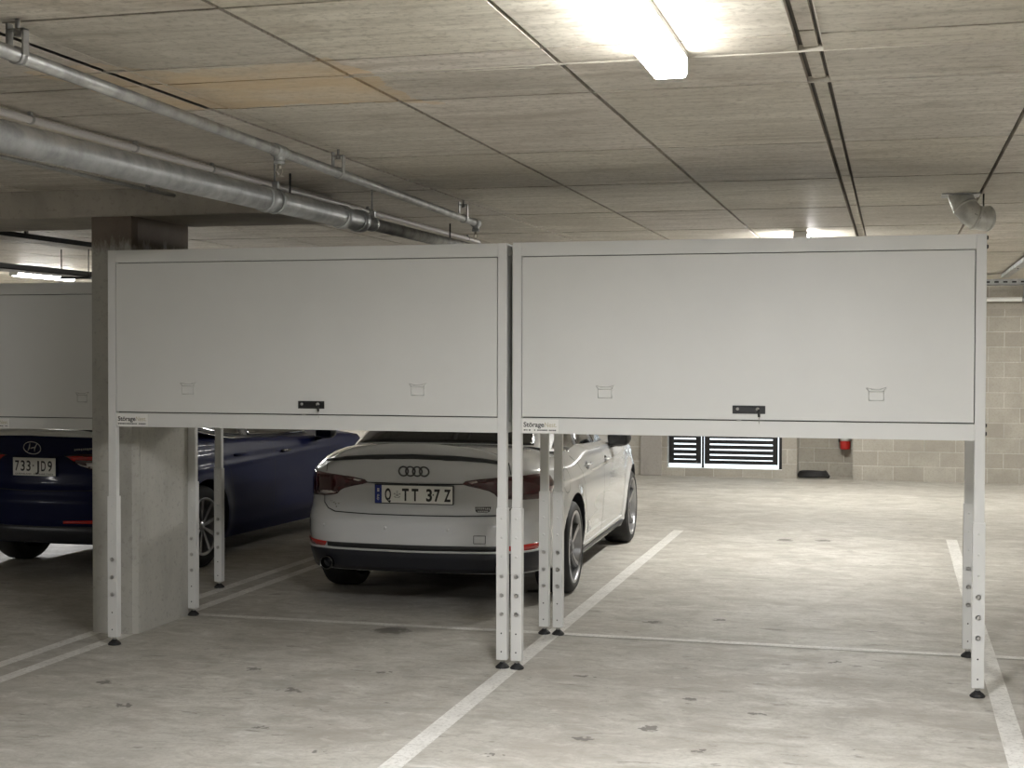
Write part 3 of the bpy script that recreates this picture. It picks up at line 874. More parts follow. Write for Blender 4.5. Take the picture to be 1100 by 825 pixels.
def surf_text(surf, body, cu, cz, h, wid, parent, material, name='lettering', off=.004, bold=0):
    vs, fs = text_mesh(body, h, bold=bold)
    x0, x1 = min(v[0] for v in vs), max(v[0] for v in vs); k = wid / (x1 - x0); xm = (x0 + x1) / 2
    out = []
    for v in vs:
        q = (cu + (v[0] - xm) * k, cz + v[1]); out.append(surf.P(*q) + surf.N(*q) * off)
    mb = MB(); mb.add(out, fs); return mb.build(name, material, parent, fix=False)

def car_body(c, S, G, T, paint):
    N_ = 120; NZ = 46; MX = 24
    qs = [-S.L + 2 * S.L * k / (2 * N_) for k in range(2 * N_)]        # -L .. <L
    vs = []; fs = []
    for j in range(NZ + 1):
        t_ = j / NZ
        for q in qs:
            zb, zs = S.zb(q), S.zs(q); z = zb + (zs - zb) * t_
            p = S.P(q, z)
            if t_ > .96:                                                # rolled shoulder
                u = (t_ - .96) / .04; n = S.N(q, z); p = p - Vector((n.x, n.y, 0)) * (.012 * u * u)
            vs.append(p)
    R = 2 * N_
    for j in range(NZ):
        for k in range(R):
            k2 = (k + 1) % R; fs.append((j * R + k, j * R + k2, (j + 1) * R + k2, (j + 1) * R + k))
    def cover(base, crown, flip):
        # left index for q_i = -(S.L*i/N) is N_-i ; right is N_+i
        rows = []
        for i in range(0, N_ + 1):
            li, ri = base + (N_ - i) % R, base + (N_ + i) % R
            if i in (0, N_): rows.append([li]); continue
            a, b_ = vs[li], vs[ri]; row = [li]
            for m_ in range(1, MX):
                u = m_ / MX; p = a.lerp(b_, u)
                if crown:
                    yy = p.y; cr = interp(crown, yy); k = 1 - abs(2 * u - 1) ** c.get('cpow', 3.2)
                    p = Vector((p.x, p.y, p.z + cr * k))
                vs.append(p); row.append(len(vs) - 1)
            row.append(ri); rows.append(row)
        for r0, r1 in zip(rows, rows[1:]):
            if len(r0) == 1:
                for m_ in range(len(r1) - 1): fs.append((r0[0], r1[m_], r1[m_ + 1]))
            elif len(r1) == 1:
                for m_ in range(len(r0) - 1): fs.append((r0[m_], r1[0], r0[m_ + 1]))
            else:
                for m_ in range(len(r0) - 1): fs.append((r0[m_], r1[m_], r1[m_ + 1], r0[m_ + 1]))
    cover(NZ * R, c['crown'], False); cover(0, None, True)
    mb = MB(); mb.add(vs, fs, 0, True); ob = mb.build('body', [paint, M['valance']], T)
    # wheel arches cut out of the shell
    cut = MB()
    for wy in (c['axr'], c['axf']):
        for sg in (-1, 1):
            n = 48; R_a = c['arch']
            prof = [(0, sg * (c['w'] - .36)), (R_a, sg * (c['w'] - .36)), (R_a, sg * (c['w'] + .3)), (0, sg * (c['w'] + .3))]
            v = []; f = []
            for xx in (c['w'] - .36, c['w'] + .3):
                for k in range(n):
                    a = 2 * PI * k / n; v.append((sg * xx, wy + R_a * math.cos(a), c['wr'] + .01 + R_a * math.sin(a)))
            f = [(k, (k + 1) % n, (k + 1) % n + n, k + n) for k in range(n)] + [tuple(range(n)), tuple(range(2 * n - 1, n - 1, -1))]
            cut.add(v, f)
    co = cut.build('arch_cutter', M['valance'], T)
    md = ob.modifiers.new('arches', 'BOOLEAN'); md.operation = 'DIFFERENCE'; md.object = co; md.solver = 'EXACT'
    COL.update_tag() if hasattr(COL, 'update_tag') else None
    bpy.context.view_layer.update()
    dg = bpy.context.evaluated_depsgraph_get()
    me = bpy.data.meshes.new_from_object(ob.evaluated_get(dg))
    ob.modifiers.clear(); ob.data = me
    bpy.data.objects.remove(co)
    for p in me.polygons:
        cc = p.center
        for wy in (c['axr'], c['axf']):
            d = math.hypot(cc.y - wy, cc.z - c['wr'] - .01)
            if d < c['arch'] + .0008 and abs(cc.x) > c['w'] - .37 and (abs(p.normal.x) < .3 or abs(cc.x) < c['w'] - .33): p.material_index = 1
        if p.normal.z < -.7: p.material_index = 1
    sharpen(me, .55)
    # cabin
    vs = []; fs = []; NU = 24 * G.L; NT_ = 16
    us = [-G.L + 2 * G.L * k / (2 * 80) for k in range(160)]; R = 160
    for j in range(NT_ + 1):
        for u in us: vs.append(G.P(u, j / NT_))
    for j in range(NT_):
        for k in range(R): fs.append((j * R + k, j * R + (k + 1) % R, (j + 1) * R + (k + 1) % R, (j + 1) * R + k))
    rows = []; base = NT_ * R; Nn = 80
    for i in range(Nn + 1):
        li, ri = base + (Nn - i) % R, base + (Nn + i) % R
        if i in (0, Nn): rows.append([li]); continue
        a, b_ = vs[li], vs[ri]; row = [li]
        for m_ in range(1, 12):
            u = m_ / 12; p = a.lerp(b_, u); hw = abs(b_.x)
            p = Vector((p.x, p.y, p.z + .055 * (hw / .6) ** 2 * (1 - (2 * u - 1) ** 2) + .02 * max(0, 1 - ((p.y - c['groof'][0][1] - .6) / .65) ** 2) * (1 - (2 * u - 1) ** 2)))
            vs.append(p); row.append(len(vs) - 1)
        row.append(ri); rows.append(row)
    for r0, r1 in zip(rows, rows[1:]):
        if len(r0) == 1:
            for m_ in range(len(r1) - 1): fs.append((r0[0], r1[m_], r1[m_ + 1]))
        elif len(r1) == 1:
            for m_ in range(len(r0) - 1): fs.append((r0[m_], r1[0], r0[m_ + 1]))
        else:
            for m_ in range(len(r0) - 1): fs.append((r0[m_], r1[m_], r1[m_ + 1], r0[m_ + 1]))
    mb = MB(); mb.add(vs, fs, 0, True); cb = mb.build('cabin', [paint], T); sharpen(cb.data, .7)
    return ob, cb

def wheel(T, x, y, r, w, rim_r, style, mats):
    """outer face towards sign of x"""
    sg = 1 if x > 0 else -1
    b = MB(); h = w / 2
    prof = [(rim_r - .005, -h * .9), (rim_r + .01, -h), (r - .035, -h), (r - .012, -h * .86), (r, -h * .6), (r, h * .6), (r - .012, h * .86), (r - .035, h), (rim_r + .012, h), (rim_r - .002, h * .92)]
    b.lathe(prof, 'X', (x, y, r), 56); ty = b.build('wheel', M['tyre'], T)
    for q in ty.data.vertices: q.co.z = max(q.co.z, .0005)
    b = MB(); f = h * .97 * sg
    rp = [(rim_r + .004, f), (rim_r - .012, f + .004 * sg), (rim_r - .02, f - .012 * sg), (rim_r - .03, -h * .8 * sg)]
    b.lathe(rp, 'X', (x, y, r), 56, 1)
    b.lathe([(0, f - .125 * sg), (rim_r - .03, f - .125 * sg)], 'X', (x, y, r), 32, 2)
    b.lathe([(.04, f - .125 * sg), (.155, f - .118 * sg), (.16, f - .124 * sg)], 'X', (x, y, r), 32, 0)
    n = 5 if style == 'rotor' else 9
    for k in range(n):
        a0 = 2 * PI * k / n + .25
        def pt(rad, ang, dx): return (x + f + dx * sg, y + rad * math.cos(ang), r + rad * math.sin(ang))
        if style == 'rotor':
            # blade: wide, one edge bright
            ring = []
            for rad, w0, w1, d in ((.045, -.35, .35, -.028), (.10, -.14, .30, -.026), (.17, -.04, .27, -.020), (.225, .02, .27, -.012), (rim_r - .012, .04, .30, -.006)):
                ring.append((rad, a0 + w0 + rad * .5, a0 + w1 + rad * .5, d))
            vs = []
            for rad, p0, p1, d in ring:
                pm = p0 + (p1 - p0) * .38
                vs += [pt(rad, p0, d - .012), pt(rad, pm, d), pt(rad, p1, d - .004), pt(rad, p1, d - .03), pt(rad, p0, d - .034)]
            fs = []; fm = []
            for i in range(len(ring) - 1):
                for e in range(5):
                    e2 = (e + 1) % 5; fs.append((i * 5 + e, i * 5 + e2, (i + 1) * 5 + e2, (i + 1) * 5 + e)); fm.append(1 if e == 1 else 0)
            bb = len(b.v); b.v += vs
            for f_, m_ in zip(fs, fm): b.f.append(tuple(bb + i for i in f_)); b.m.append(m_); b.sm.append(False)
        else:
            ring = [(.04, -.25, .25, -.02), (.12, -.12, .12, -.016), (rim_r - .012, -.085, .085, -.004)]
            vs = []
            for rad, p0, p1, d in ring:
                vs += [pt(rad, a0 + p0, d), pt(rad, a0 + p1, d), pt(rad, a0 + p1, d - .03), pt(rad, a0 + p0, d - .03)]
            fs = [(i * 4 + e, i * 4 + (e + 1) % 4, (i + 1) * 4 + (e + 1) % 4, (i + 1) * 4 + e) for i in range(2) for e in range(4)]
            b.add(vs, fs, 1)
    b.lathe([(0, f - .018 * sg), (.03, f - .018 * sg), (.038, f - .024 * sg), (.06, f - .034 * sg)], 'X', (x, y, r), 24, 0)
    b.build('rim', mats, ty)
    return ty

def mirror_part(T, c, paint, arm):
    for sg in (-1, 1):
        b = MB(); mx, my, mz = c['mirror']
        n = 14; prof = []
        vs = []; fs = []
        rings = [(-.10, .25), (-.085, .75), (-.05, .95), (0, 1.0), (.05, .9), (.085, .6), (.10, .2)]
        for dx, k in rings:
            for i in range(n):
                a = 2 * PI * i / n; ca_, sa_ = math.cos(a), math.sin(a)
                yy = (abs(ca_) ** .75) * (1 if ca_ > 0 else -1) * .075 * k; zz = (abs(sa_) ** .75) * (1 if sa_ > 0 else -1) * .073 * k
                vs.append((sg * (mx + dx), my + yy - .02 * dx / .1, mz + zz))
        fs = [(j * n + i, j * n + (i + 1) % n, (j + 1) * n + (i + 1) % n, (j + 1) * n + i) for j in range(len(rings) - 1) for i in range(n)]
        fs += [tuple(range(n)), tuple(range((len(rings) - 1) * n, len(rings) * n))]
        b.add(vs, fs, 0, True)
        b.tube([(sg * (mx - .15), my + .05, mz - .075), (sg * (mx - .07), my + .02, mz - .06), (sg * (mx - .03), my, mz - .04)], [.03, .024, .03], 10, 1)
        o = b.build('mirror', [paint, arm], T)
        b = MB(); b.box(sg * (mx - .075), sg * (mx + .075), my - .079, my - .075, mz - .05, mz + .05); b.build('mirror_glass', M['glass'], o, bevel=.002)

def handle_part(S, T, y, z, m, w=.19):
    for sg in (-1, 1):
        q = sg * S.sy(y)
        b = MB(); pts = []
        for u, h in ((-.5, .003), (-.38, .018), (0, .024), (.38, .018), (.5, .003)):
            qq = sg * S.sy(y + u * w); pts.append(S.P(qq, z) + S.N(qq, z) * h)
        b.tube(pts, [.008, .011, .011, .011, .008], 10); o = b.build('door_handle', m, T)

# ---- the white sedan
A = dict(w=.905, axr=1.03, axf=3.85, wr=.327, arch=.372,
    outline=[(0, 0), (.25, .006), (.50, .03), (.65, .08), (.752, .165), (.823, .33), (.868, .58), (.895, .92), (.905, 1.5), (.905, 2.2), (.905, 2.9), (.903, 3.5), (.89, 3.95), (.85, 4.28), (.75, 4.50), (.52, 4.65), (.25, 4.715), (0, 4.73)],
    rear=[(.18, .12), (.27, .06), (.36, .025), (.43, .004), (.50, 0), (.58, .01), (.625, .045), (.66, .075), (.72, .095), (.82, .10), (.845, .083), (.92, .082), (.98, .066), (1.03, .05)],
    front=[(.18, -.10), (.35, -.01), (.5, 0), (.65, -.06), (.78, -.18), (.9, -.3)],
    sidex=[(.18, .93), (.26, .962), (.36, .980), (.48, .992), (.62, 1.0), (.74, .998), (.83, .992), (.90, .975), (.96, .955), (1.03, .925)],
    crease=(.84, .007), lipdrop=-.105, rwrap=.8, cpow=6.0,
    shoulder=[(0, 1.032), (.3, 1.03), (.7, 1.02), (1.2, 1.0), (2.0, .965), (3.0, .945), (3.6, .915), (4.1, .855), (4.5, .775), (4.73, .72)],
    bottom=[(0, .255), (.5, .25), (.8, .20), (4.0, .19), (4.73, .22)],
    crown=[(0, 0), (.03, .03), (.075, .075), (.16, .12), (.5, .148), (.8, .15), (1.4, .11), (3.0, .05), (3.6, .075), (4.3, .06), (4.73, .01)],
    gbase=[(0, .66), (.42, .685), (.61, .765), (.735, .99), (.785, 1.35), (.795, 1.85), (.79, 2.4), (.775, 2.8), (.72, 3.10), (.44, 3.27), (0, 3.34)],
    groof=[(0, 1.42), (.30, 1.43), (.45, 1.47), (.53, 1.56), (.56, 1.75), (.565, 2.0), (.56, 2.15), (.545, 2.3), (.49, 2.44), (.30, 2.52), (0, 2.55)],
    gz=[(.6, 1.058), (.78, 1.045), (1.0, 1.0), (1.4, .975), (2.4, .96), (3.3, .965)], gw=.79, roofz=1.405, gbulge=.028,
    mirror=(.945, 2.80, 1.0))
S = CarSurf(A); G = HouseSurf(A)
CA = thing('car', 'white sedan parked nose-in with long plate, under the middle locker', 'car', (-3.035, 8.80, 0), .035)
car_body(A, S, G, CA, M['white_paint'])
sx, sy = S.sx, S.sy
# tail lamps
for mir in (True, False):
    lamp = [(sx(.325), .838), (sx(.345), .856), (sx(.44), .872), (sx(.56), .883), (sx(.68), .892), (sy(.22), .898), (sy(.34), .895), (sy(.43), .875), (sy(.47), .83), (sy(.44), .775), (sy(.36), .742), (sy(.24), .733),
            (sx(.66), .736), (sx(.60), .742), (sx(.55), .752), (sx(.525), .775), (sx(.50), .792), (sx(.44), .806), (sx(.36), .822)]
    L_ = patch(S, 'tail_lamp', lamp, M['lens'], CA, .006, .02, .035, mirror=mir)
    patch(S, 'reversing_lamp', [(sx(.545), .768), (sx(.56), .776), (sx(.66), .772), (sx(.69), .765), (sx(.69), .750), (sx(.64), .748), (sx(.575), .755)], M['lens_clear'] if mir else M['lens_smoke'], L_, .009, .005, mirror=mir)
    patch(S, 'light_strip', [(sx(.37), .851), (sx(.42), .860), (sx(.43), .852), (sx(.385), .843)], M['lens_clear'], L_, .009, .005, mirror=mir)
    patch(S, 'reflector', [(sx(.60), .442), (sx(.66), .445), (sx(.74), .450), (sy(.22), .453), (sy(.30), .450), (sy(.28), .412), (sx(.70), .410), (sx(.62), .414)], M['lens_hi'], CA, .007, .012, mirror=mir)
    patch(S, 'side_sill', [(sy(1.45), .255), (sy(3.42), .255), (sy(3.42), .212), (sy(1.45), .215)], M['valance'], CA, .012, .02, .2, mirror=mir)
# boot lid lines
lid = [(-sx(.655), .98), (-sx(.65), .90)], [(-sx(.655), .735), (-sx(.645), .69), (-sx(.61), .655), (-sx(.55), .637), (-sx(.3), .630), (0, .629), (sx(.3), .630), (sx(.55), .637), (sx(.61), .655), (sx(.645), .69), (sx(.655), .735)], [(sx(.65), .90), (sx(.655), .98)]
seam(S, lid, CA, .006)
seam(S, [[(-sx(.335), .838), (0, .832), (sx(.335), .838)]], CA, .007)
# lip spoiler
lip = [(-sx(.655), .968), (-sx(.64), .985), (-sx(.5), 1.008), (-sx(.3), 1.022), (0, 1.032), (sx(.3), 1.024), (sx(.5), 1.008), (sx(.64), .985), (sx(.655), .962), (sx(.5), .984), (sx(.3), .998), (0, 1.004), (-sx(.3), .998), (-sx(.5), .984)]
patch(S, 'lip_spoiler', lip, M['black'], CA, .022, .026, .05)
# bumper details
b_lo = [(-sy(.62), .40), (-sy(.30), .405), (-sx(.5), .400), (0, .398), (sx(.5), .400), (sy(.30), .405), (sy(.62), .40), (sy(.52), .30), (sy(.42), .262), (0, .262), (-sy(.42), .262), (-sy(.52), .30)]
patch(S, 'bumper_valance', [(-sy(.40), .405), (-sx(.5), .400), (0, .398), (sx(.5), .400), (sy(.40), .405), (sy(.36), .30), (sy(.30), .262), (0, .258), (-sy(.30), .262), (-sy(.36), .30)], M['valance'], CA, .008, .016, .05)
patch(S, 'bumper_groove', [(-sx(.60), .443), (0, .441), (sx(.60), .443), (sx(.60), .412), (0, .406), (-sx(.60), .412)], M['black'], CA, .004, .008, .05)
patch(S, 'bumper_groove', [(-sx(.62), .330), (0, .325), (sx(.62), .330), (sx(.60), .305), (0, .300), (-sx(.60), .305)], M['black'], CA, .011, .008, .05)
patch(S, 'silver_trim', [(-sy(.34), .412), (-sx(.5), .409), (0, .405), (sx(.5), .409), (sy(.34), .412), (sy(.34), .400), (sx(.5), .397), (0, .393), (-sx(.5), .397), (-sy(.34), .400)], M['silver'], CA, .013, .016, .05)
seam(S, [[(sx(.42), .462), (sx(.50), .462), (sx(.50), .512), (sx(.42), .512), (sx(.42), .462)]], CA, .004, 'tow_cover_gap')
for x_ in (-.17, .245, -.62, .66):
    b = MB(); p = S.P(sx(abs(x_)) * (1 if x_ > 0 else -1), .548); b.lathe([(0, -.0025), (.011, -.0025), (.012, .002)], 'Y', tuple(p), 14); b.build('parking_sensor', M['silver'], CA)
for x_ in (-.60, .60):
    b = MB(); p = Vector((x_, .055, .300)); b.lathe([(.036, .12), (.036, .0), (.044, -.008), (.046, .0), (.046, .12)], 'Y', tuple(p), 28); b.lathe([(0, .06), (.036, .06)], 'Y', tuple(p), 24, 1)
    b.build('exhaust_pipe', [M['dchrome'], M['hole']], CA)
# rings emblem
b = MB()
for k in range(4):
    cx_ = -.0725 + k * .0483; n = 36; pts = []
    for i in range(n + 1):
        a = 2 * PI * i / n; q = (cx_ + .0325 * math.cos(a), .917 + .031 * math.sin(a)); pts.append(S.P(*q) + S.N(*q) * .004)
    b.tube(pts, .0056, 8)
b.build('emblem', M['dchrome'], CA)
# number plate
def plate_obj(S, T, x0, x1, z0, z1, y, mats, bevel=.004):
    b = MB(); b.box(x0, x1, y - .004, y, z0, z1); return b.build('number_plate', mats, T, bevel=bevel)
py = S.P(0, .765).y - .012
b = MB(); b.box(-.272, .268, py - .002, py + .03, .700, .828); pf = b.build('plate_frame', M['black'], CA, bevel=.004)
pl = plate_obj(S, CA, -.266, .262, .706, .822, py - .001, M['plate'])
b = MB(); b.box(-.268, -.222, py - .0062, py - .004, .705, .823); b.build('plate_band', M['plateblue'], pl)
b = MB()
for k in range(3): b.box(-.252, -.238, py - .0068, py - .006, .795 - k * .008, .80 - k * .008)
vs, fs = text_mesh('QLD', .014, bold=.01)
b.add([(-.245 + v[1], py - .0068, .742 + v[0]) for v in vs], fs); b.build('band_lettering', M['plate'], pl, fix=False)
b = MB()
for ch, xc, wd in (('Q', -.178, .042), ('T', -.058, .046), ('T', .008, .046), ('3', .104, .040), ('7', .159, .040), ('Z', .228, .046)):
    vs, fs = text_mesh(ch, .080 if ch != 'Q' else .078, bold=.032)
    a0, a1 = min(v[0] for v in vs), max(v[0] for v in vs); k = wd / (a1 - a0); am = (a0 + a1) / 2
    b.add([(xc + (v[0] - am) * k, py - .0065, .764 + v[1]) for v in vs], fs)
b.lathe([(0, -.0066), (.005, -.0066), (.005, -.005)], 'Y', (.132, py, .764), 10)
b.build('characters', M['ink'], pl, fix=False)
b = MB()   # small state crest between Q and T
for (dx, dz, w_, h_) in ((0, .012, .010, .008), (-.018, .004, .012, .010), (.018, .004, .012, .010), (0, -.004, .018, .014), (-.016, -.014, .010, .006), (.016, -.014, .010, .006), (0, -.020, .034, .004), (0, .022, .014, .004)):
    b.box(-.115 + dx - w_ / 2, -.115 + dx + w_ / 2, py - .0062, py - .004, .762 + dz - h_ / 2, .762 + dz + h_ / 2)
b.build('crest', M['icon'], pl)
# camera below the crease, badges
b = MB(); p = S.P(0, .832); b.box(p.x - .035, p.x + .03, p.y - .014, p.y + .01, .822, .836); b.build('boot_release', M['black'], CA, bevel=.003)
# badge on the right of the boot lid: a sticker-like block
b = MB(); q0 = sx(.46)
patch(S, 'dealer_badge', [(q0 - .055, .690), (q0 + .05, .692), (q0 + .043, .662), (q0 + .03, .655), (q0 - .04, .655), (q0 - .05, .665)], M['dchrome'], CA, .003, .004)
bm_ = MB()
for k in range(8):
    q = (q0 - .044 + k * .0118, .680); p = S.P(*q) + S.N(*q) * .004; bm_.box(p.x - .004, p.x + .003, p.y - .001, p.y + .001, p.z - .006, p.z + .006)
for k in range(5):
    q = (q0 - .03 + k * .014, .663); p = S.P(*q) + S.N(*q) * .004; bm_.box(p.x - .005, p.x + .005, p.y - .001, p.y + .001, p.z - .003, p.z + .003)
bm_.build('badge_lettering', M['chrome'], CA)
# model badge, left: bright little letters at an angle, unreadable in the photo
bm_ = MB()
for (dx, dz, w_, h_) in ((-.03, .012, .022, .004), (-.022, .004, .014, .004), (-.006, .004, .010, .010), (.008, -.006, .010, .012), (.016, -.022, .008, .012), (.032, -.002, .010, .010)):
    q = (-sx(.56) + dx, .690 + dz); p = S.P(*q) + S.N(*q) * .003; bm_.box(p.x - w_ / 2, p.x + w_ / 2, p.y - .002, p.y + .002, p.z - h_ / 2, p.z + h_ / 2)
bm_.build('boot_badge', M['chrome'], CA)
# glass
patch(G, 'rear_window', [(-2.25, .03), (0, .03), (2.25, .03), (2.05, .5), (1.95, .90), (0, .93), (-1.95, .90), (-2.05, .5)], M['glass'], CA, .003, .006, .15, .08)
patch(G, 'windscreen', [(8.55, .04), (10, .04), (10, .93), (8.6, .92)], M['glass'], CA, .003, .006, .15, .08)
patch(G, 'windscreen', [(-8.55, .04), (-10, .04), (-10, .93), (-8.6, .92)], M['glass'], CA, .003, .006, .15, .08)
for mir in (False, True):
    patch(G, 'window_surround', [(3.02, .06), (4, .0), (7.78, .0), (7.85, .10), (7.45, .70), (7.1, .93), (5, .95), (4.0, .86), (3.4, .45)], M['black'], CA, .004, .008, .2, .1, mirror=mir)
    patch(G, 'window_trim', [(3.0, .05), (4, -.015), (7.78, -.015), (7.78, .012), (4, .015), (3.05, .085)], M['chrome'], CA, .009, .012, .2, .1, mirror=mir)
    patch(G, 'side_window', [(3.22, .10), (4.55, .05), (4.5, .88), (4.1, .80), (3.6, .45)], M['glass'], CA, .007, .006, .2, .1, mirror=mir)
    patch(G, 'side_window', [(4.65, .05), (6.0, .045), (5.85, .90), (4.6, .88)], M['glass'], CA, .007, .006, .2, .1, mirror=mir)
    patch(G, 'side_window', [(6.12, .045), (7.65, .05), (7.3, .70), (7.0, .88), (5.97, .90)], M['glass'], CA, .007, .006, .2, .1, mirror=mir)
for sg in (1, -1):
    seam(S, [[(sg * sy(1.02), .97), (sg * sy(1.22), .90), (sg * sy(1.42), .74), (sg * sy(1.47), .56), (sg * sy(1.47), .27)], [(sg * sy(2.26), .955), (sg * sy(2.26), .27)],
             [(sg * sy(3.36), .90), (sg * sy(3.40), .60), (sg * sy(3.36), .27)], [(sg * sy(1.47), .275), (sg * sy(3.36), .275)]], CA, .005)
    qa = sy(.86)
seam(S, [[(sy(.80) + .085 * math.cos(a), .815 + .085 * math.sin(a)) for a in [k * PI / 12 for k in range(25)]]], CA, .0035, 'fuel_flap_gap')
handle_part(S, CA, 1.55, .865, M['white_paint']); handle_part(S, CA, 2.40, .85, M['white_paint'])
for y_ in (1.55, 2.40):
    for sg in (1, -1):
        q = sg * S.sy(y_); zz = .865 if y_ < 2 else .85
        patch(S, 'handle_cup', [(q + .06 * math.cos(a), zz + .03 * math.sin(a)) for a in [k * PI / 8 for k in range(16)]], M['dchrome'], CA, .002, .004)
q = sy(1.62)
b = MB(); patch(S, 'side_badge', [(q - .03, .44), (q + .03, .44), (q + .03, .37), (q - .03, .37)], M['icon'], CA, .002, .004)
patch(S, 'sill_trim', [(sy(1.50), .285), (sy(3.36), .30), (sy(3.36), .268), (sy(1.50), .262)], M['silver'], CA, .012, .014, .2)
b = MB(); p = S.P(sy(3.30), .80); b.box(p.x - .002, p.x + .004, p.y - .03, p.y + .03, .79, .805); b.build('wing_badge', M['icon'], CA)
mirror_part(CA, A, M['black'], M['black'])
for wy in (A['axr'], A['axf']):
    for sg in (-1, 1): wheel(CA, sg * .785, wy, .327, .245, .252, 'rotor', [M['wheel_dark'], M['wheel_bright'], M['hole']])

# ---- the blue sedan
B = dict(w=.850, axr=.96, axf=3.66, wr=.305, arch=.345,
    outline=[(0, 0), (.25, .01), (.48, .04), (.62, .09), (.72, .18), (.79, .34), (.83, .56), (.848, .88), (.85, 1.4), (.85, 2.1), (.85, 2.9), (.845, 3.45), (.82, 3.86), (.77, 4.14), (.67, 4.34), (.47, 4.47), (.23, 4.52), (0, 4.53)],
    rear=[(.18, .12), (.30, .03), (.45, 0), (.58, .0), (.66, .03), (.72, .06), (.80, .075), (.92, .07), (1.0, .05), (1.08, .03)],
    front=[(.18, -.08), (.35, 0), (.55, -.02), (.7, -.12), (.85, -.3)],
    sidex=[(.18, .93), (.30, .965), (.45, .985), (.62, 1.0), (.75, .997), (.86, .985), (.95, .96), (1.02, .94), (1.09, .915)],
    crease=(.80, .008), lipdrop=-.04, rwrap=.8,
    shoulder=[(0, 1.085), (.4, 1.08), (.9, 1.05), (1.5, .985), (2.5, .945), (3.3, .93), (4.0, .895), (4.37, .80), (4.53, .70)],
    bottom=[(0, .28), (.6, .25), (.9, .19), (3.6, .18), (4.37, .2)],
    crown=[(0, .012), (.5, .03), (1.0, .04), (2.8, .05), (3.4, .07), (4.37, .01)],
    gbase=[(0, .42), (.40, .44), (.60, .52), (.70, .76), (.735, 1.2), (.745, 1.7), (.74, 2.3), (.725, 2.72), (.67, 3.04), (.40, 3.22), (0, 3.28)],
    groof=[(0, 1.10), (.28, 1.11), (.42, 1.16), (.50, 1.28), (.53, 1.5), (.535, 1.75), (.53, 1.95), (.515, 2.08), (.46, 2.2), (.28, 2.27), (0, 2.3)],
    gz=[(.4, 1.11), (.9, 1.07), (1.5, .99), (2.5, .94), (3.2, .935)], gw=.745, roofz=1.43, gbulge=.025,
    mirror=(.94, 2.86, .985))
for k_ in ('outline', 'gbase', 'groof'): B[k_] = [(x_ * 1.065, y_ * 1.06) for x_, y_ in B[k_]]
for k_ in ('shoulder', 'bottom', 'crown', 'gz'): B[k_] = [(y_ * 1.06, v_) for y_, v_ in B[k_]]
B.update(w=.905, axr=1.0, axf=3.83, wr=.325, arch=.365, gw=.793, mirror=(1.0, 3.0, .985))
S = CarSurf(B); G = HouseSurf(B); sx, sy = S.sx, S.sy
CB = thing('car', 'dark blue sedan parked behind the concrete column, half under the shaded locker', 'car', (-6.17, 9.27, 0), -.05)
car_body(B, S, G, CB, M['blue_paint'])
for mir in (True, False):
    L_ = patch(S, 'tail_lamp', [(sx(.25), .930), (sx(.40), .945), (sx(.50), .950), (sx(.62), .955), (sy(.28), .955), (sy(.46), .93), (sy(.44), .85), (sy(.24), .80), (sx(.60), .80), (sx(.45), .83), (sx(.35), .87)], M['lens'], CB, .007, .02, .035, mirror=mir)
    patch(S, 'tail_lamp_bar', [(sx(.275), .926), (sx(.50), .938), (sx(.62), .942), (sx(.62), .895), (sx(.45), .888), (sx(.33), .890)], M['lens_hi'], L_, .010, .006, mirror=mir)
    patch(S, 'reversing_lamp', [(sx(.345), .878), (sx(.42), .880), (sx(.60), .885), (sx(.60), .835), (sx(.45), .838), (sx(.38), .856)], M['lens_clear'], L_, .010, .006, mirror=mir)
    patch(S, 'reflector', [(sx(.28), .455), (sx(.62), .468), (sx(.62), .440), (sx(.28), .435)], M['lens_hi'], CB, .006, .01, mirror=mir)
patch(S, 'boot_edge_sheen', [(-sx(.60), 1.10), (-sx(.4), 1.122), (0, 1.128), (sx(.4), 1.122), (sx(.60), 1.10), (sx(.60), 1.068), (0, 1.078), (-sx(.60), 1.068)], M['whitepvc'], CB, .014, .03, .05)  # added pale strip standing in for a bright reflection along the boot edge
seam(S, [[(-sx(.60), .80), (-sx(.56), .68), (0, .665), (sx(.56), .68), (sx(.60), .80)]], CB, .006)
patch(S, 'bumper_valance', [(-sy(.3), .42), (0, .41), (sy(.3), .42), (sy(.28), .29), (0, .285), (-sy(.28), .29)], M['valance'], CB, .006, .012, .06)
py = S.P(0, .84).y - .012
b = MB(); vs = [(-.186, -.012), (.186, -.012), (.186, .0), (-.186, .0)]
pl = plate_obj(S, CB, -.186, .186, .776, .910, py, M['plate'])
pl.location.x = 0
b = MB()
for ch, xc, wd in (('7', -.148, .036), ('3', -.098, .036), ('3', -.048, .036), ('J', .028, .034), ('D', .082, .040), ('9', .138, .038)):
    vs, fs = text_mesh(ch, .078, bold=.016); a0, a1 = min(v[0] for v in vs), max(v[0] for v in vs); k = wd / (a1 - a0); am = (a0 + a1) / 2
    b.add([(xc + (v[0] - am) * k, py - .005, .852 + v[1]) for v in vs], fs)
b.box(-.012, -.002, py - .005, py - .003, .846, .857)
vs, fs = text_mesh('QUEENSLAND - SUNSHINE STATE', .011, bold=.01); a0, a1 = min(v[0] for v in vs), max(v[0] for v in vs)
b.add([((v[0] - (a0 + a1) / 2) * .33 / (a1 - a0), py - .005, .790 + v[1]) for v in vs], fs)
b.build('characters', M['maroon'] if False else M['ink'], pl, fix=False)
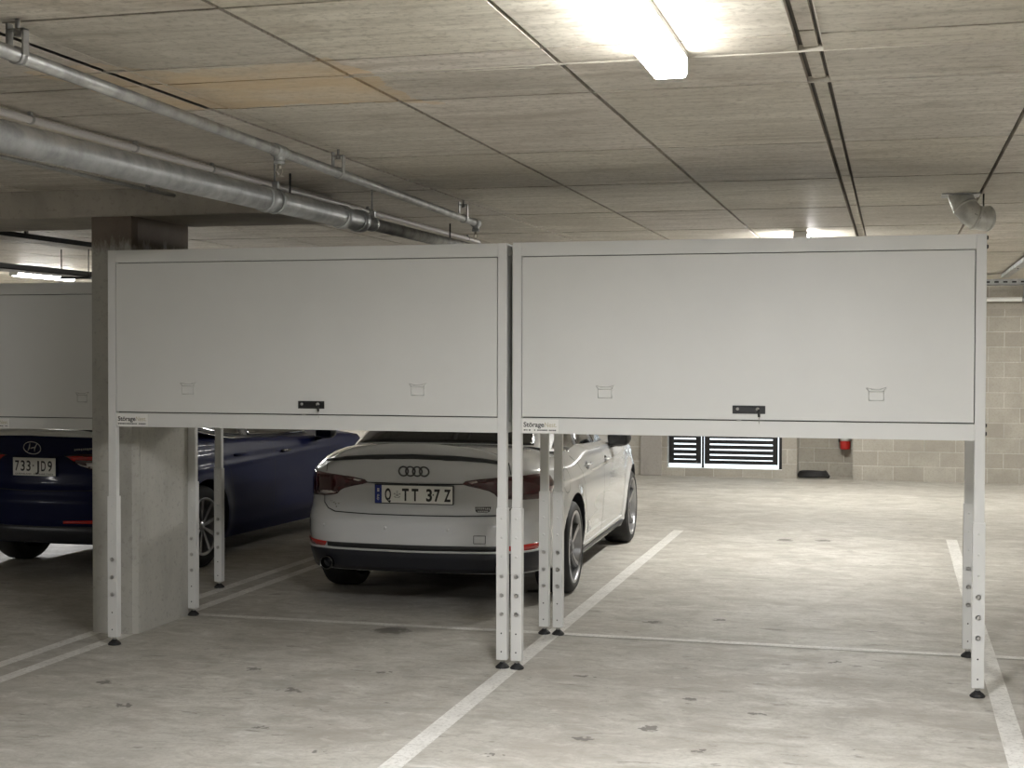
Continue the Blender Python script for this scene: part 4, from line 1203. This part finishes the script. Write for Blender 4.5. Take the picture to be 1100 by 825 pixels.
# oval emblem with a slanted letter
b = MB(); n = 40; pts = []
for i in range(n + 1):
    a = 2 * PI * i / n; q = (-.01 + .078 * math.cos(a), .985 + .046 * math.sin(a)); pts.append(S.P(*q) + S.N(*q) * .004)
b.tube(pts, .0045, 8)
for line_ in ([(-.06, .955), (-.035, .985), (-.025, 1.02)], [(.005, .95), (.015, .985), (.04, 1.018)], [(-.035, .978), (-.01, .985), (.015, .990)]):
    b.tube([S.P(*q) + S.N(*q) * .004 for q in line_], [.003, .007, .003], 8)
b.build('emblem', M['chrome'], CB)
bm_ = MB()
for k in range(9):
    q = (sx(.36) + k * .018, .978 + .001 * k); p = S.P(*q) + S.N(*q) * .003; bm_.box(p.x - .006, p.x + .006, p.y - .002, p.y + .002, p.z - (.007 if k % 3 else .010), p.z + .006)
bm_.build('boot_badge', M['chrome'], CB)
patch(G, 'rear_window', [(-2.25, .06), (0, .06), (2.25, .06), (2.05, .5), (1.95, .90), (0, .93), (-1.95, .90), (-2.05, .5)], M['glass'], CB, .003, .006, .15, .08)
for mir in (False, True):
    patch(G, 'windscreen', [(8.55, .04), (10, .04), (10, .93), (8.6, .92)], M['glass'], CB, .003, .006, .15, .08, mirror=mir)
    patch(G, 'window_surround', [(3.05, .06), (4, .0), (7.78, .0), (7.85, .10), (7.45, .70), (7.1, .93), (5, .95), (4.0, .86), (3.4, .45)], M['black'], CB, .004, .008, .2, .1, mirror=mir)
    patch(G, 'window_trim', [(3.0, .05), (4, -.015), (7.78, -.015), (7.78, .018), (4, .018), (3.05, .085)], M['chrome'], CB, .009, .012, .2, .1, mirror=mir)
    patch(G, 'side_window', [(3.2, .10), (5.0, .05), (4.9, .88), (4.1, .80), (3.6, .45)], M['glass'], CB, .007, .006, .2, .1, mirror=mir)
    patch(G, 'side_window', [(5.12, .05), (7.65, .05), (7.3, .70), (7.0, .88), (5.02, .90)], M['glass'], CB, .007, .006, .2, .1, mirror=mir)
for sg in (1, -1):
    seam(S, [[(sg * sy(1.05), .98), (sg * sy(1.36), .75), (sg * sy(1.45), .5), (sg * sy(1.45), .25)], [(sg * sy(2.15), .94), (sg * sy(2.15), .25)], [(sg * sy(3.26), .9), (sg * sy(3.30), .25)]], CB, .005)
handle_part(S, CB, 1.53, .86, M['blue_paint']); handle_part(S, CB, 2.36, .84, M['dchrome'])
mirror_part(CB, B, M['black'], M['black'])
for wy in (B['axr'], B['axf']):
    for sg in (-1, 1): wheel(CB, sg * .785, wy, .325, .21, .225, 'multi', [M['wheel_bright'], M['wheel_bright'], M['hole']])

# ------------------------------------------------------------------ daylight beyond the slats
w = bpy.data.worlds.new('daylight'); scene.world = w; w.use_nodes = True
w.node_tree.nodes['Background'].inputs['Color'].default_value = (.85, .95, 1.0, 1)
w.node_tree.nodes['Background'].inputs['Strength'].default_value = 2.2
